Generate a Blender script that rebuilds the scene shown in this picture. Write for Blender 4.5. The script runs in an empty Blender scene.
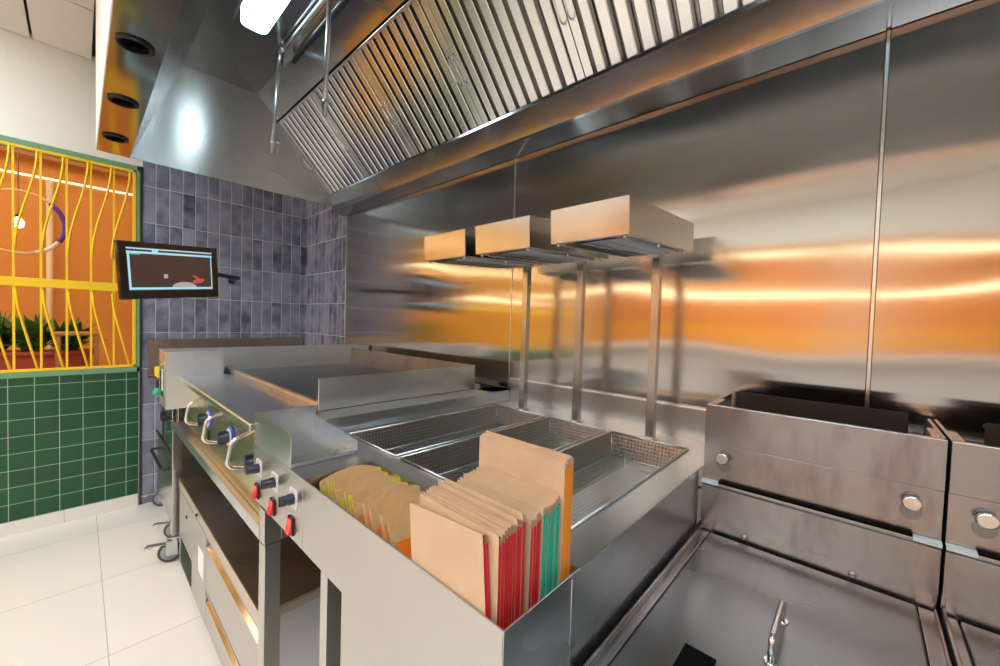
import bpy, bmesh, math, random
from mathutils import Vector, Matrix, Euler
random.seed(7)
sc = bpy.context.scene
COL = sc.collection
PI = math.pi
R = math.radians

# ------------------------------------------------------------------ materials
def new_mat(name):
    m = bpy.data.materials.new(name); m.use_nodes = True
    nt = m.node_tree
    b = nt.nodes['Principled BSDF']
    return m, nt, b

def N(nt, typ, **kw):
    n = nt.nodes.new(typ)
    for k, v in kw.items():
        if hasattr(n, k): setattr(n, k, v)
        else: n.inputs[k].default_value = v
    return n

def L(nt, a, b): nt.links.new(a, b)

def plain(name, col, rough=0.5, metal=0.0, spec=0.5, emit=None, estr=0.0, coat=0.0, noise=0.0, nscale=30, bump=0.0, bscale=80):
    m, nt, b = new_mat(name)
    b.inputs['Base Color'].default_value = (*col, 1)
    b.inputs['Roughness'].default_value = rough
    b.inputs['Metallic'].default_value = metal
    b.inputs['Specular IOR Level'].default_value = spec
    b.inputs['Coat Weight'].default_value = coat
    if emit:
        b.inputs['Emission Color'].default_value = (*emit, 1)
        b.inputs['Emission Strength'].default_value = estr
    tc = N(nt, 'ShaderNodeTexCoord')
    if noise:
        nz = N(nt, 'ShaderNodeTexNoise', Scale=nscale, Detail=4.0)
        L(nt, tc.outputs['Object'], nz.inputs['Vector'])
        mr = N(nt, 'ShaderNodeMapRange'); mr.inputs[3].default_value = 1 - noise; mr.inputs[4].default_value = 1 + noise
        L(nt, nz.outputs['Fac'], mr.inputs[0])
        mx = N(nt, 'ShaderNodeVectorMath', operation='SCALE'); mx.inputs[0].default_value = col
        L(nt, mr.outputs[0], mx.inputs['Scale']); L(nt, mx.outputs[0], b.inputs['Base Color'])
    if bump:
        nz = N(nt, 'ShaderNodeTexNoise', Scale=bscale, Detail=3.0)
        L(nt, tc.outputs['Object'], nz.inputs['Vector'])
        bp = N(nt, 'ShaderNodeBump', Strength=bump, Distance=0.004)
        L(nt, nz.outputs['Fac'], bp.inputs['Height']); L(nt, bp.outputs[0], b.inputs['Normal'])
    return m

def steel(name, col=(0.60, 0.59, 0.57), rough=0.26, grain='X', aniso=0.0, stain=0.0, stain_col=(0.25, 0.17, 0.1), wave=0.0, stain_scale=5.0, var=0.08):
    """brushed stainless: fine grain along one axis, faint blotches, optional burn marks"""
    m, nt, b = new_mat(name)
    b.inputs['Metallic'].default_value = 1.0
    tc = N(nt, 'ShaderNodeTexCoord')
    mp = N(nt, 'ShaderNodeMapping')
    s = {'X': (3, 260, 260), 'Y': (260, 3, 260), 'Z': (260, 260, 3)}[grain]
    mp.inputs['Scale'].default_value = s
    L(nt, tc.outputs['Object'], mp.inputs['Vector'])
    g = N(nt, 'ShaderNodeTexNoise', Scale=1.0, Detail=3.0)
    L(nt, mp.outputs[0], g.inputs['Vector'])
    bl = N(nt, 'ShaderNodeTexNoise', Scale=3.0, Detail=1.0, Roughness=0.4)
    L(nt, tc.outputs['Object'], bl.inputs['Vector'])
    # roughness = base + grain + blotch
    a1 = N(nt, 'ShaderNodeMath', operation='MULTIPLY_ADD'); a1.inputs[1].default_value = 0.0; a1.inputs[2].default_value = rough
    L(nt, g.outputs['Fac'], a1.inputs[0])
    a2 = N(nt, 'ShaderNodeMath', operation='MULTIPLY_ADD'); a2.inputs[1].default_value = 0.05
    L(nt, bl.outputs['Fac'], a2.inputs[0]); L(nt, a1.outputs[0], a2.inputs[2])
    a3 = N(nt, 'ShaderNodeMath', operation='SUBTRACT', use_clamp=True); a3.inputs[1].default_value = 0.085
    L(nt, a2.outputs[0], a3.inputs[0]); L(nt, a3.outputs[0], b.inputs['Roughness'])
    mr = N(nt, 'ShaderNodeMapRange'); mr.inputs[3].default_value = 1 - var; mr.inputs[4].default_value = 1 + var
    L(nt, bl.outputs['Fac'], mr.inputs[0])
    mx = N(nt, 'ShaderNodeVectorMath', operation='SCALE'); mx.inputs[0].default_value = col
    L(nt, mr.outputs[0], mx.inputs['Scale'])
    last = mx.outputs[0]
    if stain:
        st = N(nt, 'ShaderNodeTexNoise', Scale=stain_scale, Detail=8.0, Roughness=0.7)
        mp2 = N(nt, 'ShaderNodeMapping'); mp2.inputs['Scale'].default_value = (2.2, 2.2, 0.6)
        L(nt, tc.outputs['Object'], mp2.inputs['Vector']); L(nt, mp2.outputs[0], st.inputs['Vector'])
        r2 = N(nt, 'ShaderNodeMapRange'); r2.inputs[1].default_value = 0.5; r2.inputs[2].default_value = 0.75; r2.inputs[4].default_value = stain
        L(nt, st.outputs['Fac'], r2.inputs[0])
        mixn = N(nt, 'ShaderNodeMix', data_type='RGBA')
        L(nt, r2.outputs[0], mixn.inputs[0]); L(nt, last, mixn.inputs[6]); mixn.inputs[7].default_value = (*stain_col, 1)
        last = mixn.outputs[2]
    L(nt, last, b.inputs['Base Color'])
    if aniso:
        b.inputs['Anisotropic'].default_value = aniso
        cv = N(nt, 'ShaderNodeCombineXYZ')
        cv.inputs['XYZ'.index(grain)].default_value = 1.0
        L(nt, cv.outputs[0], b.inputs['Tangent'])
    if wave:
        wn = N(nt, 'ShaderNodeTexNoise', Scale=1.0, Detail=1.0)
        mp3 = N(nt, 'ShaderNodeMapping'); mp3.inputs['Scale'].default_value = (1.3, 1.3, 2.6)
        L(nt, tc.outputs['Object'], mp3.inputs['Vector']); L(nt, mp3.outputs[0], wn.inputs['Vector'])
        bp2 = N(nt, 'ShaderNodeBump', Strength=1.0, Distance=wave)
        L(nt, wn.outputs['Fac'], bp2.inputs['Height'])
        L(nt, bp2.outputs[0], b.inputs['Normal'])
    return m

def tile_mat(name, ax, origin, size, grout, c1, c2, cm, rough=0.15, bump=0.4, cloud=0.35, ctint=(0.5, 0.52, 0.62)):
    """stacked tiles laid on world axes ax (e.g. 'YZ'); size incl. grout"""
    m, nt, b = new_mat(name)
    tc = N(nt, 'ShaderNodeTexCoord')
    sp = N(nt, 'ShaderNodeSeparateXYZ'); L(nt, tc.outputs['Object'], sp.inputs[0])
    cv = N(nt, 'ShaderNodeCombineXYZ')
    for i in range(2):
        s = N(nt, 'ShaderNodeMath', operation='SUBTRACT'); s.inputs[1].default_value = origin[i] - 40 * size[i]
        L(nt, sp.outputs[ax[i]], s.inputs[0])
        d = N(nt, 'ShaderNodeMath', operation='DIVIDE'); d.inputs[1].default_value = size[i]
        L(nt, s.outputs[0], d.inputs[0]); L(nt, d.outputs[0], cv.inputs[i])
    fr = N(nt, 'ShaderNodeVectorMath', operation='FRACTION'); L(nt, cv.outputs[0], fr.inputs[0])
    fl = N(nt, 'ShaderNodeVectorMath', operation='FLOOR'); L(nt, cv.outputs[0], fl.inputs[0])
    wn = N(nt, 'ShaderNodeTexWhiteNoise', noise_dimensions='2D'); L(nt, fl.outputs[0], wn.inputs['Vector'])
    sf = N(nt, 'ShaderNodeSeparateXYZ'); L(nt, fr.outputs[0], sf.inputs[0])
    edges = []
    for i in range(2):
        q = N(nt, 'ShaderNodeMath', operation='SUBTRACT'); q.inputs[1].default_value = 0.5; L(nt, sf.outputs[i], q.inputs[0])
        ab = N(nt, 'ShaderNodeMath', operation='ABSOLUTE'); L(nt, q.outputs[0], ab.inputs[0])
        e = N(nt, 'ShaderNodeMath', operation='SUBTRACT'); e.inputs[0].default_value = 0.5; L(nt, ab.outputs[0], e.inputs[1])
        w = N(nt, 'ShaderNodeMath', operation='MULTIPLY'); w.inputs[1].default_value = size[i]; L(nt, e.outputs[0], w.inputs[0])
        edges.append(w)
    mn = N(nt, 'ShaderNodeMath', operation='MINIMUM'); L(nt, edges[0].outputs[0], mn.inputs[0]); L(nt, edges[1].outputs[0], mn.inputs[1])
    mask = N(nt, 'ShaderNodeMapRange'); mask.inputs[1].default_value = grout * 0.4; mask.inputs[2].default_value = grout * 0.6
    L(nt, mn.outputs[0], mask.inputs[0])
    dome = N(nt, 'ShaderNodeMapRange'); dome.inputs[1].default_value = grout * 0.4; dome.inputs[2].default_value = grout * 2.5
    L(nt, mn.outputs[0], dome.inputs[0])
    mixc = N(nt, 'ShaderNodeMix', data_type='RGBA'); L(nt, wn.outputs['Value'], mixc.inputs[0])
    mixc.inputs[6].default_value = (*c1, 1); mixc.inputs[7].default_value = (*c2, 1)
    cl = N(nt, 'ShaderNodeTexNoise', Scale=9.0, Detail=4.0); L(nt, tc.outputs['Object'], cl.inputs['Vector'])
    off = N(nt, 'ShaderNodeVectorMath', operation='MULTIPLY_ADD')
    L(nt, wn.outputs['Color'], off.inputs[0]); off.inputs[1].default_value = (7, 7, 7); L(nt, tc.outputs['Object'], off.inputs[2]); L(nt, off.outputs[0], cl.inputs['Vector'])
    rm = N(nt, 'ShaderNodeMapRange'); rm.inputs[1].default_value = 0.4; rm.inputs[2].default_value = 0.75; rm.inputs[4].default_value = cloud
    L(nt, cl.outputs['Fac'], rm.inputs[0])
    mix2 = N(nt, 'ShaderNodeMix', data_type='RGBA'); L(nt, rm.outputs[0], mix2.inputs[0]); L(nt, mixc.outputs[2], mix2.inputs[6]); mix2.inputs[7].default_value = (*ctint, 1)
    mixg = N(nt, 'ShaderNodeMix', data_type='RGBA'); L(nt, mask.outputs[0], mixg.inputs[0]); mixg.inputs[6].default_value = (*cm, 1); L(nt, mix2.outputs[2], mixg.inputs[7])
    L(nt, mixg.outputs[2], b.inputs['Base Color'])
    rr = N(nt, 'ShaderNodeMapRange'); rr.inputs[3].default_value = 0.8; rr.inputs[4].default_value = rough; L(nt, mask.outputs[0], rr.inputs[0]); L(nt, rr.outputs[0], b.inputs['Roughness'])
    if bump:
        ad = N(nt, 'ShaderNodeMath', operation='MULTIPLY_ADD'); ad.inputs[1].default_value = 0.35; L(nt, cl.outputs['Fac'], ad.inputs[0]); L(nt, dome.outputs[0], ad.inputs[2])
        bp = N(nt, 'ShaderNodeBump', Strength=bump, Distance=0.003); L(nt, ad.outputs[0], bp.inputs['Height']); L(nt, bp.outputs[0], b.inputs['Normal'])
    return m

def perforated(name, pitch, rad, col=(0.5, 0.48, 0.45), rough=0.3):
    m, nt, b = new_mat(name)
    b.inputs['Base Color'].default_value = (*col, 1); b.inputs['Metallic'].default_value = 1; b.inputs['Roughness'].default_value = rough
    uv = N(nt, 'ShaderNodeUVMap', uv_map='metres')
    d = N(nt, 'ShaderNodeVectorMath', operation='SCALE'); d.inputs['Scale'].default_value = 1 / pitch; L(nt, uv.outputs[0], d.inputs[0])
    f = N(nt, 'ShaderNodeVectorMath', operation='FRACTION'); L(nt, d.outputs[0], f.inputs[0])
    s = N(nt, 'ShaderNodeVectorMath', operation='SUBTRACT'); s.inputs[1].default_value = (0.5, 0.5, 0); L(nt, f.outputs[0], s.inputs[0])
    ln = N(nt, 'ShaderNodeVectorMath', operation='LENGTH'); L(nt, s.outputs[0], ln.inputs[0])
    c = N(nt, 'ShaderNodeMath', operation='LESS_THAN'); c.inputs[1].default_value = rad / pitch; L(nt, ln.outputs['Value'], c.inputs[0])
    tr = N(nt, 'ShaderNodeBsdfTransparent')
    mx = N(nt, 'ShaderNodeMixShader'); L(nt, c.outputs[0], mx.inputs[0]); L(nt, b.outputs[0], mx.inputs[1]); L(nt, tr.outputs[0], mx.inputs[2])
    L(nt, mx.outputs[0], nt.nodes['Material Output'].inputs['Surface'])
    return m

def striped(name, c1, c2, ax, freq, rough=0.6):
    m, nt, b = new_mat(name)
    tc = N(nt, 'ShaderNodeTexCoord'); sp = N(nt, 'ShaderNodeSeparateXYZ'); L(nt, tc.outputs['Object'], sp.inputs[0])
    k = N(nt, 'ShaderNodeMath', operation='MULTIPLY'); k.inputs[1].default_value = freq; L(nt, sp.outputs[ax], k.inputs[0])
    f = N(nt, 'ShaderNodeMath', operation='FRACT'); L(nt, k.outputs[0], f.inputs[0])
    g = N(nt, 'ShaderNodeMath', operation='GREATER_THAN'); g.inputs[1].default_value = 0.7; L(nt, f.outputs[0], g.inputs[0])
    mx = N(nt, 'ShaderNodeMix', data_type='RGBA'); L(nt, g.outputs[0], mx.inputs[0]); mx.inputs[6].default_value = (*c1, 1); mx.inputs[7].default_value = (*c2, 1)
    L(nt, mx.outputs[2], b.inputs['Base Color']); b.inputs['Roughness'].default_value = rough
    return m

M = {}
M['cream'] = plain('cream_paint', (0.90, 0.88, 0.79), 0.75)
M['white'] = plain('white_paint', (0.88, 0.87, 0.84), 0.6)
M['ceil'] = plain('ceiling_panel', (0.80, 0.76, 0.70), 0.9, noise=0.04)
M['gap'] = plain('shadow_gap', (0.03, 0.03, 0.03), 0.9)
M['base'] = tile_mat('baseboard_tile', 'YZ', (-0.06, -1), (0.6, 4), 0.003, (0.80, 0.78, 0.74), (0.82, 0.80, 0.76), (0.5, 0.48, 0.45), 0.3, 0.0, 0.0)
M['floor'] = tile_mat('floor_tile', 'XY', (-2.02, 0.075), (0.6, 0.6), 0.003, (0.80, 0.78, 0.755), (0.83, 0.81, 0.785), (0.45, 0.43, 0.40), 0.28, 0.03, 0.15, (0.86, 0.84, 0.80))
M['green'] = tile_mat('green_tile', 'YZ', (0.018, 0.0785), (0.0962, 0.0962), 0.0028, (0.002, 0.066, 0.023), (0.005, 0.085, 0.031), (0.36, 0.50, 0.38), 0.2, 0.15, 0.3, (0.012, 0.06, 0.03))
GREY = dict(grout=0.0028, c1=(0.08, 0.088, 0.135), c2=(0.27, 0.29, 0.41), cm=(0.70, 0.71, 0.76), rough=0.14, bump=0.5, cloud=0.9, ctint=(0.38, 0.40, 0.52))
M['grey_yz'] = tile_mat('grey_tile_far', 'YZ', (1.269, 1.155), (0.0706, 0.2412), **GREY)
M['grey_xz'] = tile_mat('grey_tile_side', 'XZ', (-3.5, 1.155), (0.0706, 0.2412), **GREY)
M['wallsteel'] = steel('wall_cladding_steel', (0.66, 0.645, 0.62), 0.195, 'X', aniso=0.97, wave=0.007, var=0.04)
M['hoodsteel'] = steel('hood_steel', (0.50, 0.50, 0.50), 0.22, 'X', wave=0.004)
M['hoodsteel_z'] = steel('hood_end_steel', (0.48, 0.49, 0.50), 0.33, 'Z', aniso=0.8, wave=0.006)
M['lipsteel'] = steel('hood_lip_steel', (0.62, 0.60, 0.56), 0.2, 'Y')
M['filter'] = steel('filter_steel', (0.80, 0.80, 0.81), 0.30, 'Z')
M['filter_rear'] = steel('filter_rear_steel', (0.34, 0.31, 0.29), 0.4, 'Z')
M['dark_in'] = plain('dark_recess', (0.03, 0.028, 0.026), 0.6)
M['steel'] = steel('counter_steel', (0.72, 0.75, 0.785), 0.35, 'X', var=0.14)
M['steel_y'] = steel('counter_steel_cross', (0.70, 0.73, 0.765), 0.34, 'Y', var=0.14)
M['steel_z'] = steel('upright_steel', (0.58, 0.57, 0.55), 0.28, 'Z')
M['panel'] = steel('front_panel_steel', (0.56, 0.545, 0.525), 0.36, 'X')
M['fryer'] = steel('fryer_steel', (0.46, 0.43, 0.43), 0.32, 'Z', stain=0.8, stain_col=(0.24, 0.19, 0.19), stain_scale=6, var=0.18)
M['lid'] = steel('lid_steel', (0.30, 0.305, 0.31), 0.34, 'Y', var=0.10)
M['burner'] = steel('burner_box_steel', (0.62, 0.50, 0.38), 0.4, 'X')
M['worktop'] = steel('worktop_steel', (0.66, 0.58, 0.50), 0.34, 'X', var=0.12)
M['housing'] = steel('housing_steel', (0.76, 0.79, 0.82), 0.48, 'Y', var=0.08)
M['burnt'] = steel('heat_browned_steel', (0.44, 0.36, 0.30), 0.42, 'X', stain=0.5, stain_col=(0.20, 0.11, 0.06), var=0.2)
M['griddle'] = steel('griddle_plate_iron', (0.17, 0.18, 0.205), 0.36, 'Y', var=0.15)
M['lamp'] = steel('lamp_housing_steel', (0.62, 0.58, 0.55), 0.22, 'X')
M['char'] = plain('charred_iron', (0.022, 0.013, 0.008), 0.7, 0.3, noise=0.5, nscale=25)
M['chrome'] = plain('chrome', (0.75, 0.75, 0.76), 0.12, 1.0)
M['zinc'] = plain('zinc_pipe', (0.55, 0.57, 0.60), 0.3, 1.0)
M['black'] = plain('black_plastic', (0.012, 0.012, 0.014), 0.35)
M['matt_black'] = plain('matt_black', (0.003, 0.003, 0.003), 0.9, spec=0.1)
M['navy'] = plain('knob_plastic', (0.02, 0.028, 0.045), 0.3)
M['blue'] = plain('blue_ring', (0.03, 0.07, 0.45), 0.3)
M['red'] = plain('red_switch', (0.75, 0.015, 0.015), 0.25, coat=0.4)
M['dial'] = plain('dial_plate', (0.74, 0.74, 0.75), 0.4)
M['dial_mark'] = plain('dial_mark', (0.15, 0.15, 0.17), 0.5)
M['orange_label'] = plain('warning_label', (0.9, 0.35, 0.02), 0.5)
M['paper_label'] = plain('white_label', (0.85, 0.85, 0.83), 0.6)
M['yellow'] = plain('yellow_paint', (0.95, 0.62, 0.01), 0.35)
M['valve_yellow'] = plain('valve_yellow', (0.9, 0.65, 0.02), 0.4)
M['valve_green'] = plain('valve_green', (0.02, 0.42, 0.25), 0.35)
M['frame_green'] = plain('green_frame_paint', (0.16, 0.36, 0.21), 0.5)
M['trim_dark'] = plain('dark_trim', (0.02, 0.022, 0.03), 0.4)
M['orange_wall'] = plain('orange_plaster', (0.62, 0.285, 0.075), 0.7, noise=0.06, nscale=3)
M['reflection_band'] = plain('reflection_band_paint', (0.70, 0.40, 0.06), 0.6)
M['pipe_glow'] = plain('added_pipe_glow', (1, 0.85, 0.6), 0.4, emit=(1, 0.80, 0.52), estr=1.8)
M['seam'] = steel('seam_strip_steel', (0.85, 0.86, 0.88), 0.3, 'Z')
M['hall_floor'] = plain('hall_floor', (0.42, 0.30, 0.20), 0.4)
M['hall_ceiling'] = plain('hall_ceiling', (0.58, 0.33, 0.17), 0.8)
M['hall_counter'] = plain('hall_counter', (0.75, 0.70, 0.68), 0.4)
M['rubber'] = plain('grey_rubber', (0.25, 0.29, 0.36), 0.45)
M['tyre'] = plain('caster_tyre', (0.05, 0.055, 0.065), 0.5)
M['kraft'] = plain('kraft_paper', (0.60, 0.42, 0.275), 0.75, noise=0.14, nscale=14, bump=0.5, bscale=30)
M['kraft2'] = plain('kraft_paper_small', (0.60, 0.37, 0.17), 0.75, noise=0.2, nscale=22, bump=0.5, bscale=45)
M['g_red'] = striped('red_gusset', (0.62, 0.012, 0.02), (0.40, 0.008, 0.015), 'Y', 420)
M['g_teal'] = striped('teal_gusset', (0.0, 0.44, 0.31), (0.0, 0.30, 0.21), 'Y', 420)
M['g_orange'] = striped('orange_gusset', (0.87, 0.30, 0.01), (0.62, 0.19, 0.01), 'Y', 420)
M['g_yellow'] = striped('yellow_gusset', (0.72, 0.60, 0.02), (0.35, 0.32, 0.02), 'X', 260)
M['g_orange_s'] = striped('small_orange_gusset', (0.95, 0.24, 0.01), (0.70, 0.15, 0.01), 'X', 260)
M['ink'] = plain('black_print', (0.03, 0.02, 0.015), 0.6)
M['purple'] = plain('purple_yarn', (0.14, 0.06, 0.42), 0.8)
M['rattan'] = plain('pale_ring', (0.80, 0.62, 0.40), 0.6)
M['pipe_white'] = plain('pale_pipe', (0.72, 0.62, 0.50), 0.5)
M['planter'] = plain('red_planter', (0.42, 0.06, 0.03), 0.5)
M['leaf'] = plain('green_leaf', (0.06, 0.17, 0.02), 0.5, noise=0.5, nscale=12)
M['wood'] = plain('stool_wood', (0.45, 0.20, 0.06), 0.5, noise=0.2, nscale=20)
M['bulb'] = plain('bulb_glow', (1, 0.8, 0.5), 0.4, emit=(1, 0.75, 0.42), estr=14)
M['strip'] = plain('strip_glow', (1, 0.85, 0.6), 0.4, emit=(1, 0.78, 0.48), estr=11)
M['hoodlight'] = plain('hood_lamp_glow', (1, 1, 1), 0.4, emit=(0.72, 0.93, 1.0), estr=15)
M['panel_light'] = plain('added_panel_glow', (1, 1, 1), 0.4, emit=(0.89, 0.955, 1.0), estr=15.5)
M['screen_dark'] = plain('screen_dark', (0.03, 0.02, 0.02), 0.12, emit=(0.07, 0.045, 0.035), estr=0.6)
M['screen_blue'] = plain('screen_window', (0.1, 0.2, 0.25), 0.3, emit=(0.42, 0.72, 0.82), estr=0.9)
M['screen_teal'] = plain('screen_tab', (0.1, 0.2, 0.25), 0.3, emit=(0.05, 0.40, 0.33), estr=0.8)
M['screen_red'] = plain('screen_item', (0.3, 0.05, 0.05), 0.3, emit=(0.55, 0.06, 0.06), estr=0.8)
M['screen_pale'] = plain('screen_pale', (0.3, 0.3, 0.3), 0.3, emit=(0.42, 0.38, 0.34), estr=0.7)
M['bezel'] = plain('gloss_black_bezel', (0.010, 0.010, 0.011), 0.12)
M['perf'] = perforated('perforated_steel', 0.0105, 0.0036)
M['quartz'] = plain('heating_element', (0.10, 0.10, 0.11), 0.4, 0.6)
M['sealant'] = plain('pale_sealant', (0.55, 0.62, 0.64), 0.5, noise=0.25, nscale=60)

for k_ in ('bulb', 'strip', 'pipe_glow', 'screen_dark', 'screen_blue', 'screen_teal', 'screen_red', 'screen_pale'): M[k_].cycles.emission_sampling = 'NONE'
for k_ in ('hoodlight', 'panel_light'): M[k_].cycles.emission_sampling = 'FRONT'
# ------------------------------------------------------------------ mesh helper
class MB:
    def __init__(s): s.bm = bmesh.new(); s.mi = 0
    def _post(s, before, mi):
        for f in s.bm.faces:
            if f.index == -1 or f not in before: pass
    def face(s, pts, mi=None, smooth=False):
        vs = [s.bm.verts.new(p) for p in pts]
        f = s.bm.faces.new(vs); f.material_index = s.mi if mi is None else mi; f.smooth = smooth
        return f
    def box(s, x0, x1, y0, y1, z0, z1, mi=None, tf=None):
        if x0 > x1: x0, x1 = x1, x0
        if y0 > y1: y0, y1 = y1, y0
        if z0 > z1: z0, z1 = z1, z0
        P = [(x, y, z) for z in (z0, z1) for y in (y0, y1) for x in (x0, x1)]
        if tf is not None: P = [tf @ Vector(p) for p in P]
        v = [s.bm.verts.new(p) for p in P]
        for q in ((0, 2, 3, 1), (4, 5, 7, 6), (0, 1, 5, 4), (2, 6, 7, 3), (0, 4, 6, 2), (1, 3, 7, 5)):
            f = s.bm.faces.new([v[i] for i in q]); f.material_index = s.mi if mi is None else mi
        return s
    def prism(s, prof, ax, a0, a1, mi=None):
        """extrude a closed 2-D outline along axis ax; prof given in the two other axes in order"""
        def P(u, v, w):
            return {'X': (w, u, v), 'Y': (u, w, v), 'Z': (u, v, w)}[ax]
        n = len(prof)
        A = [s.bm.verts.new(P(u, v, a0)) for u, v in prof]; B = [s.bm.verts.new(P(u, v, a1)) for u, v in prof]
        fs = [s.bm.faces.new(A), s.bm.faces.new(B[::-1])]
        for i in range(n):
            j = (i + 1) % n
            fs.append(s.bm.faces.new((A[j], A[i], B[i], B[j])))
        for f in fs: f.material_index = s.mi if mi is None else mi
        return s
    def sheet(s, line, ax, a0, a1, t, mi=None):
        """open polyline bent from sheet of thickness t, extruded along ax"""
        n = len(line); off = []
        for i in range(n):
            d = Vector((0, 0))
            if i > 0: d += (Vector(line[i]) - Vector(line[i - 1])).normalized()
            if i < n - 1: d += (Vector(line[i + 1]) - Vector(line[i])).normalized()
            d.normalize(); nn = Vector((-d.y, d.x))
            k = 1.0
            if 0 < i < n - 1:
                e = (Vector(line[i + 1]) - Vector(line[i])).normalized(); c = abs(Vector((-e.y, e.x)).dot(nn)); k = 1 / max(c, 0.35)
            off.append((line[i][0] + nn.x * t * k, line[i][1] + nn.y * t * k))
        def P(u, v, w): return {'X': (w, u, v), 'Y': (u, w, v), 'Z': (u, v, w)}[ax]
        rows = [[s.bm.verts.new(P(*q, a)) for q in (list(line) + off[::-1])] for a in (a0, a1)]
        m = 2 * n
        fs = []
        for i in range(m):
            j = (i + 1) % m; fs.append(s.bm.faces.new((rows[0][i], rows[0][j], rows[1][j], rows[1][i])))
        for r in rows:
            for i in range(n - 1): fs.append(s.bm.faces.new((r[i], r[i + 1], r[m - 2 - i], r[m - 1 - i])))
        for f in fs: f.material_index = s.mi if mi is None else mi
        return s
    def tube(s, pts, r, seg=10, mi=None, caps=True, closed=False):
        pts = [Vector(p) for p in pts]; n = len(pts); rings = []
        rr = r if isinstance(r, (list, tuple)) else [r] * n
        prev = None
        for i in range(n):
            if closed: d = pts[(i + 1) % n] - pts[i - 1]
            else: d = pts[min(i + 1, n - 1)] - pts[max(i - 1, 0)]
            d.normalize()
            if prev is None:
                a = d.orthogonal().normalized()
            else:
                a = prev - d * prev.dot(d)
                a = a.normalized() if a.length > 1e-5 else d.orthogonal().normalized()
            prev = a; bb = d.cross(a)
            rings.append([s.bm.verts.new(pts[i] + rr[i] * (math.cos(2 * PI * k / seg) * a + math.sin(2 * PI * k / seg) * bb)) for k in range(seg)])
        for i in range(n if closed else n - 1):
            A, B = rings[i], rings[(i + 1) % n]
            for k in range(seg):
                f = s.bm.faces.new((A[k], A[(k + 1) % seg], B[(k + 1) % seg], B[k])); f.smooth = True; f.material_index = s.mi if mi is None else mi
        if caps and not closed:
            for q in (rings[0][::-1], rings[-1]):
                f = s.bm.faces.new(q); f.material_index = s.mi if mi is None else mi
        return s
    def lathe(s, prof, origin, axis, seg=24, mi=None):
        """prof: (radius, height) along axis from origin"""
        o = Vector(origin); d = Vector(axis).normalized(); a = d.orthogonal().normalized(); b = d.cross(a); rings = []
        for r, h in prof:
            rings.append([s.bm.verts.new(o + d * h + max(r, 1e-5) * (math.cos(2 * PI * k / seg) * a + math.sin(2 * PI * k / seg) * b)) for k in range(seg)])
        for i in range(len(rings) - 1):
            for k in range(seg):
                f = s.bm.faces.new((rings[i][k], rings[i][(k + 1) % seg], rings[i + 1][(k + 1) % seg], rings[i + 1][k])); f.smooth = True; f.material_index = s.mi if mi is None else mi
        for q in (rings[0][::-1], rings[-1]):
            f = s.bm.faces.new(q); f.material_index = s.mi if mi is None else mi
        return s

def bend(pts, r, n=6):
    """round the corners of a polyline"""
    pts = [Vector(p) for p in pts]; out = [pts[0]]
    for i in range(1, len(pts) - 1):
        a, b, c = pts[i - 1], pts[i], pts[i + 1]
        k = min(r, (a - b).length * 0.49, (c - b).length * 0.49)
        p = b + (a - b).normalized() * k; q = b + (c - b).normalized() * k
        for j in range(n + 1):
            t = j / n; out.append((1 - t) ** 2 * p + 2 * t * (1 - t) * b + t * t * q)
    out.append(pts[-1]); return out

def root_off(p):
    v = Vector((0, 0, 0))
    while p is not None:
        v += p.location; p = p.parent
    return v

def obj(name, mb, mats, parent=None, bevel=0.0, local=False, loc=None, seg=2, uv=False):
    """link the collected mesh as one object. coordinates are world ones unless local=True"""
    bm = mb.bm
    o_off = Vector((0, 0, 0))
    if not local:
        o_off = root_off(parent)
        if parent is None and loc is not None: o_off = Vector(loc)
        if o_off.length: bmesh.ops.translate(bm, verts=bm.verts[:], vec=-o_off)
    bmesh.ops.recalc_face_normals(bm, faces=bm.faces[:])
    if uv:
        ul = bm.loops.layers.uv.new('metres')
        for f in bm.faces:
            n = f.normal; a = max(range(3), key=lambda i: abs(n[i])); q = [i for i in range(3) if i != a]
            for l in f.loops:
                co = l.vert.co; l[ul].uv = (co[q[0]], co[q[1]])
    me = bpy.data.meshes.new(name); bm.to_mesh(me); bm.free()
    for m in (mats if isinstance(mats, (list, tuple)) else [mats]): me.materials.append(m)
    o = bpy.data.objects.new(name, me); COL.objects.link(o)
    if parent is not None: o.parent = parent
    elif loc is not None: o.location = loc
    if bevel:
        md = o.modifiers.new('edge', 'BEVEL'); md.width = bevel; md.segments = seg; md.limit_method = 'ANGLE'; md.angle_limit = R(40); md.harden_normals = False
    return o

def tag(o, label, cat, group=None, kind=None):
    o['label'] = label; o['category'] = cat
    if group: o['group'] = group
    if kind: o['kind'] = kind
    return o

def thing(name, label, cat, loc=(0, 0, 0), group=None, rot=None):
    o = bpy.data.objects.new(name, None); o.empty_display_size = 0.05; COL.objects.link(o); o.location = loc
    if rot: o.rotation_euler = rot
    return tag(o, label, cat, group)

def struct(o, label, cat):
    o['kind'] = 'structure'; o['label'] = label; o['category'] = cat
    return o

def copy_tree(o, parent=None):
    c = o.copy(); COL.objects.link(c)
    if parent is not None: c.parent = parent
    for ch in [k for k in bpy.data.objects if k.parent == o]: copy_tree(ch, c)
    return c

WX, WY = -3.502, 1.316        # far (window) wall, steel wall
# ================================================================== SETTING
b = MB(); b.box(WX, 3.2, -3.0, WY, -0.05, 0.0)
struct(obj('floor', b, M['floor']), 'large cream floor tiles of the kitchen', 'floor')
b = MB(); b.box(-6.2, 4.5, -7.6, -3.0, -0.05, 0.0); b.box(-6.2, WX, -3.0, 1.6, -0.05, 0.0)
struct(obj('floor_hall', b, M['hall_floor']), 'brown floor of the dining hall beyond the kitchen', 'floor')

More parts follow.
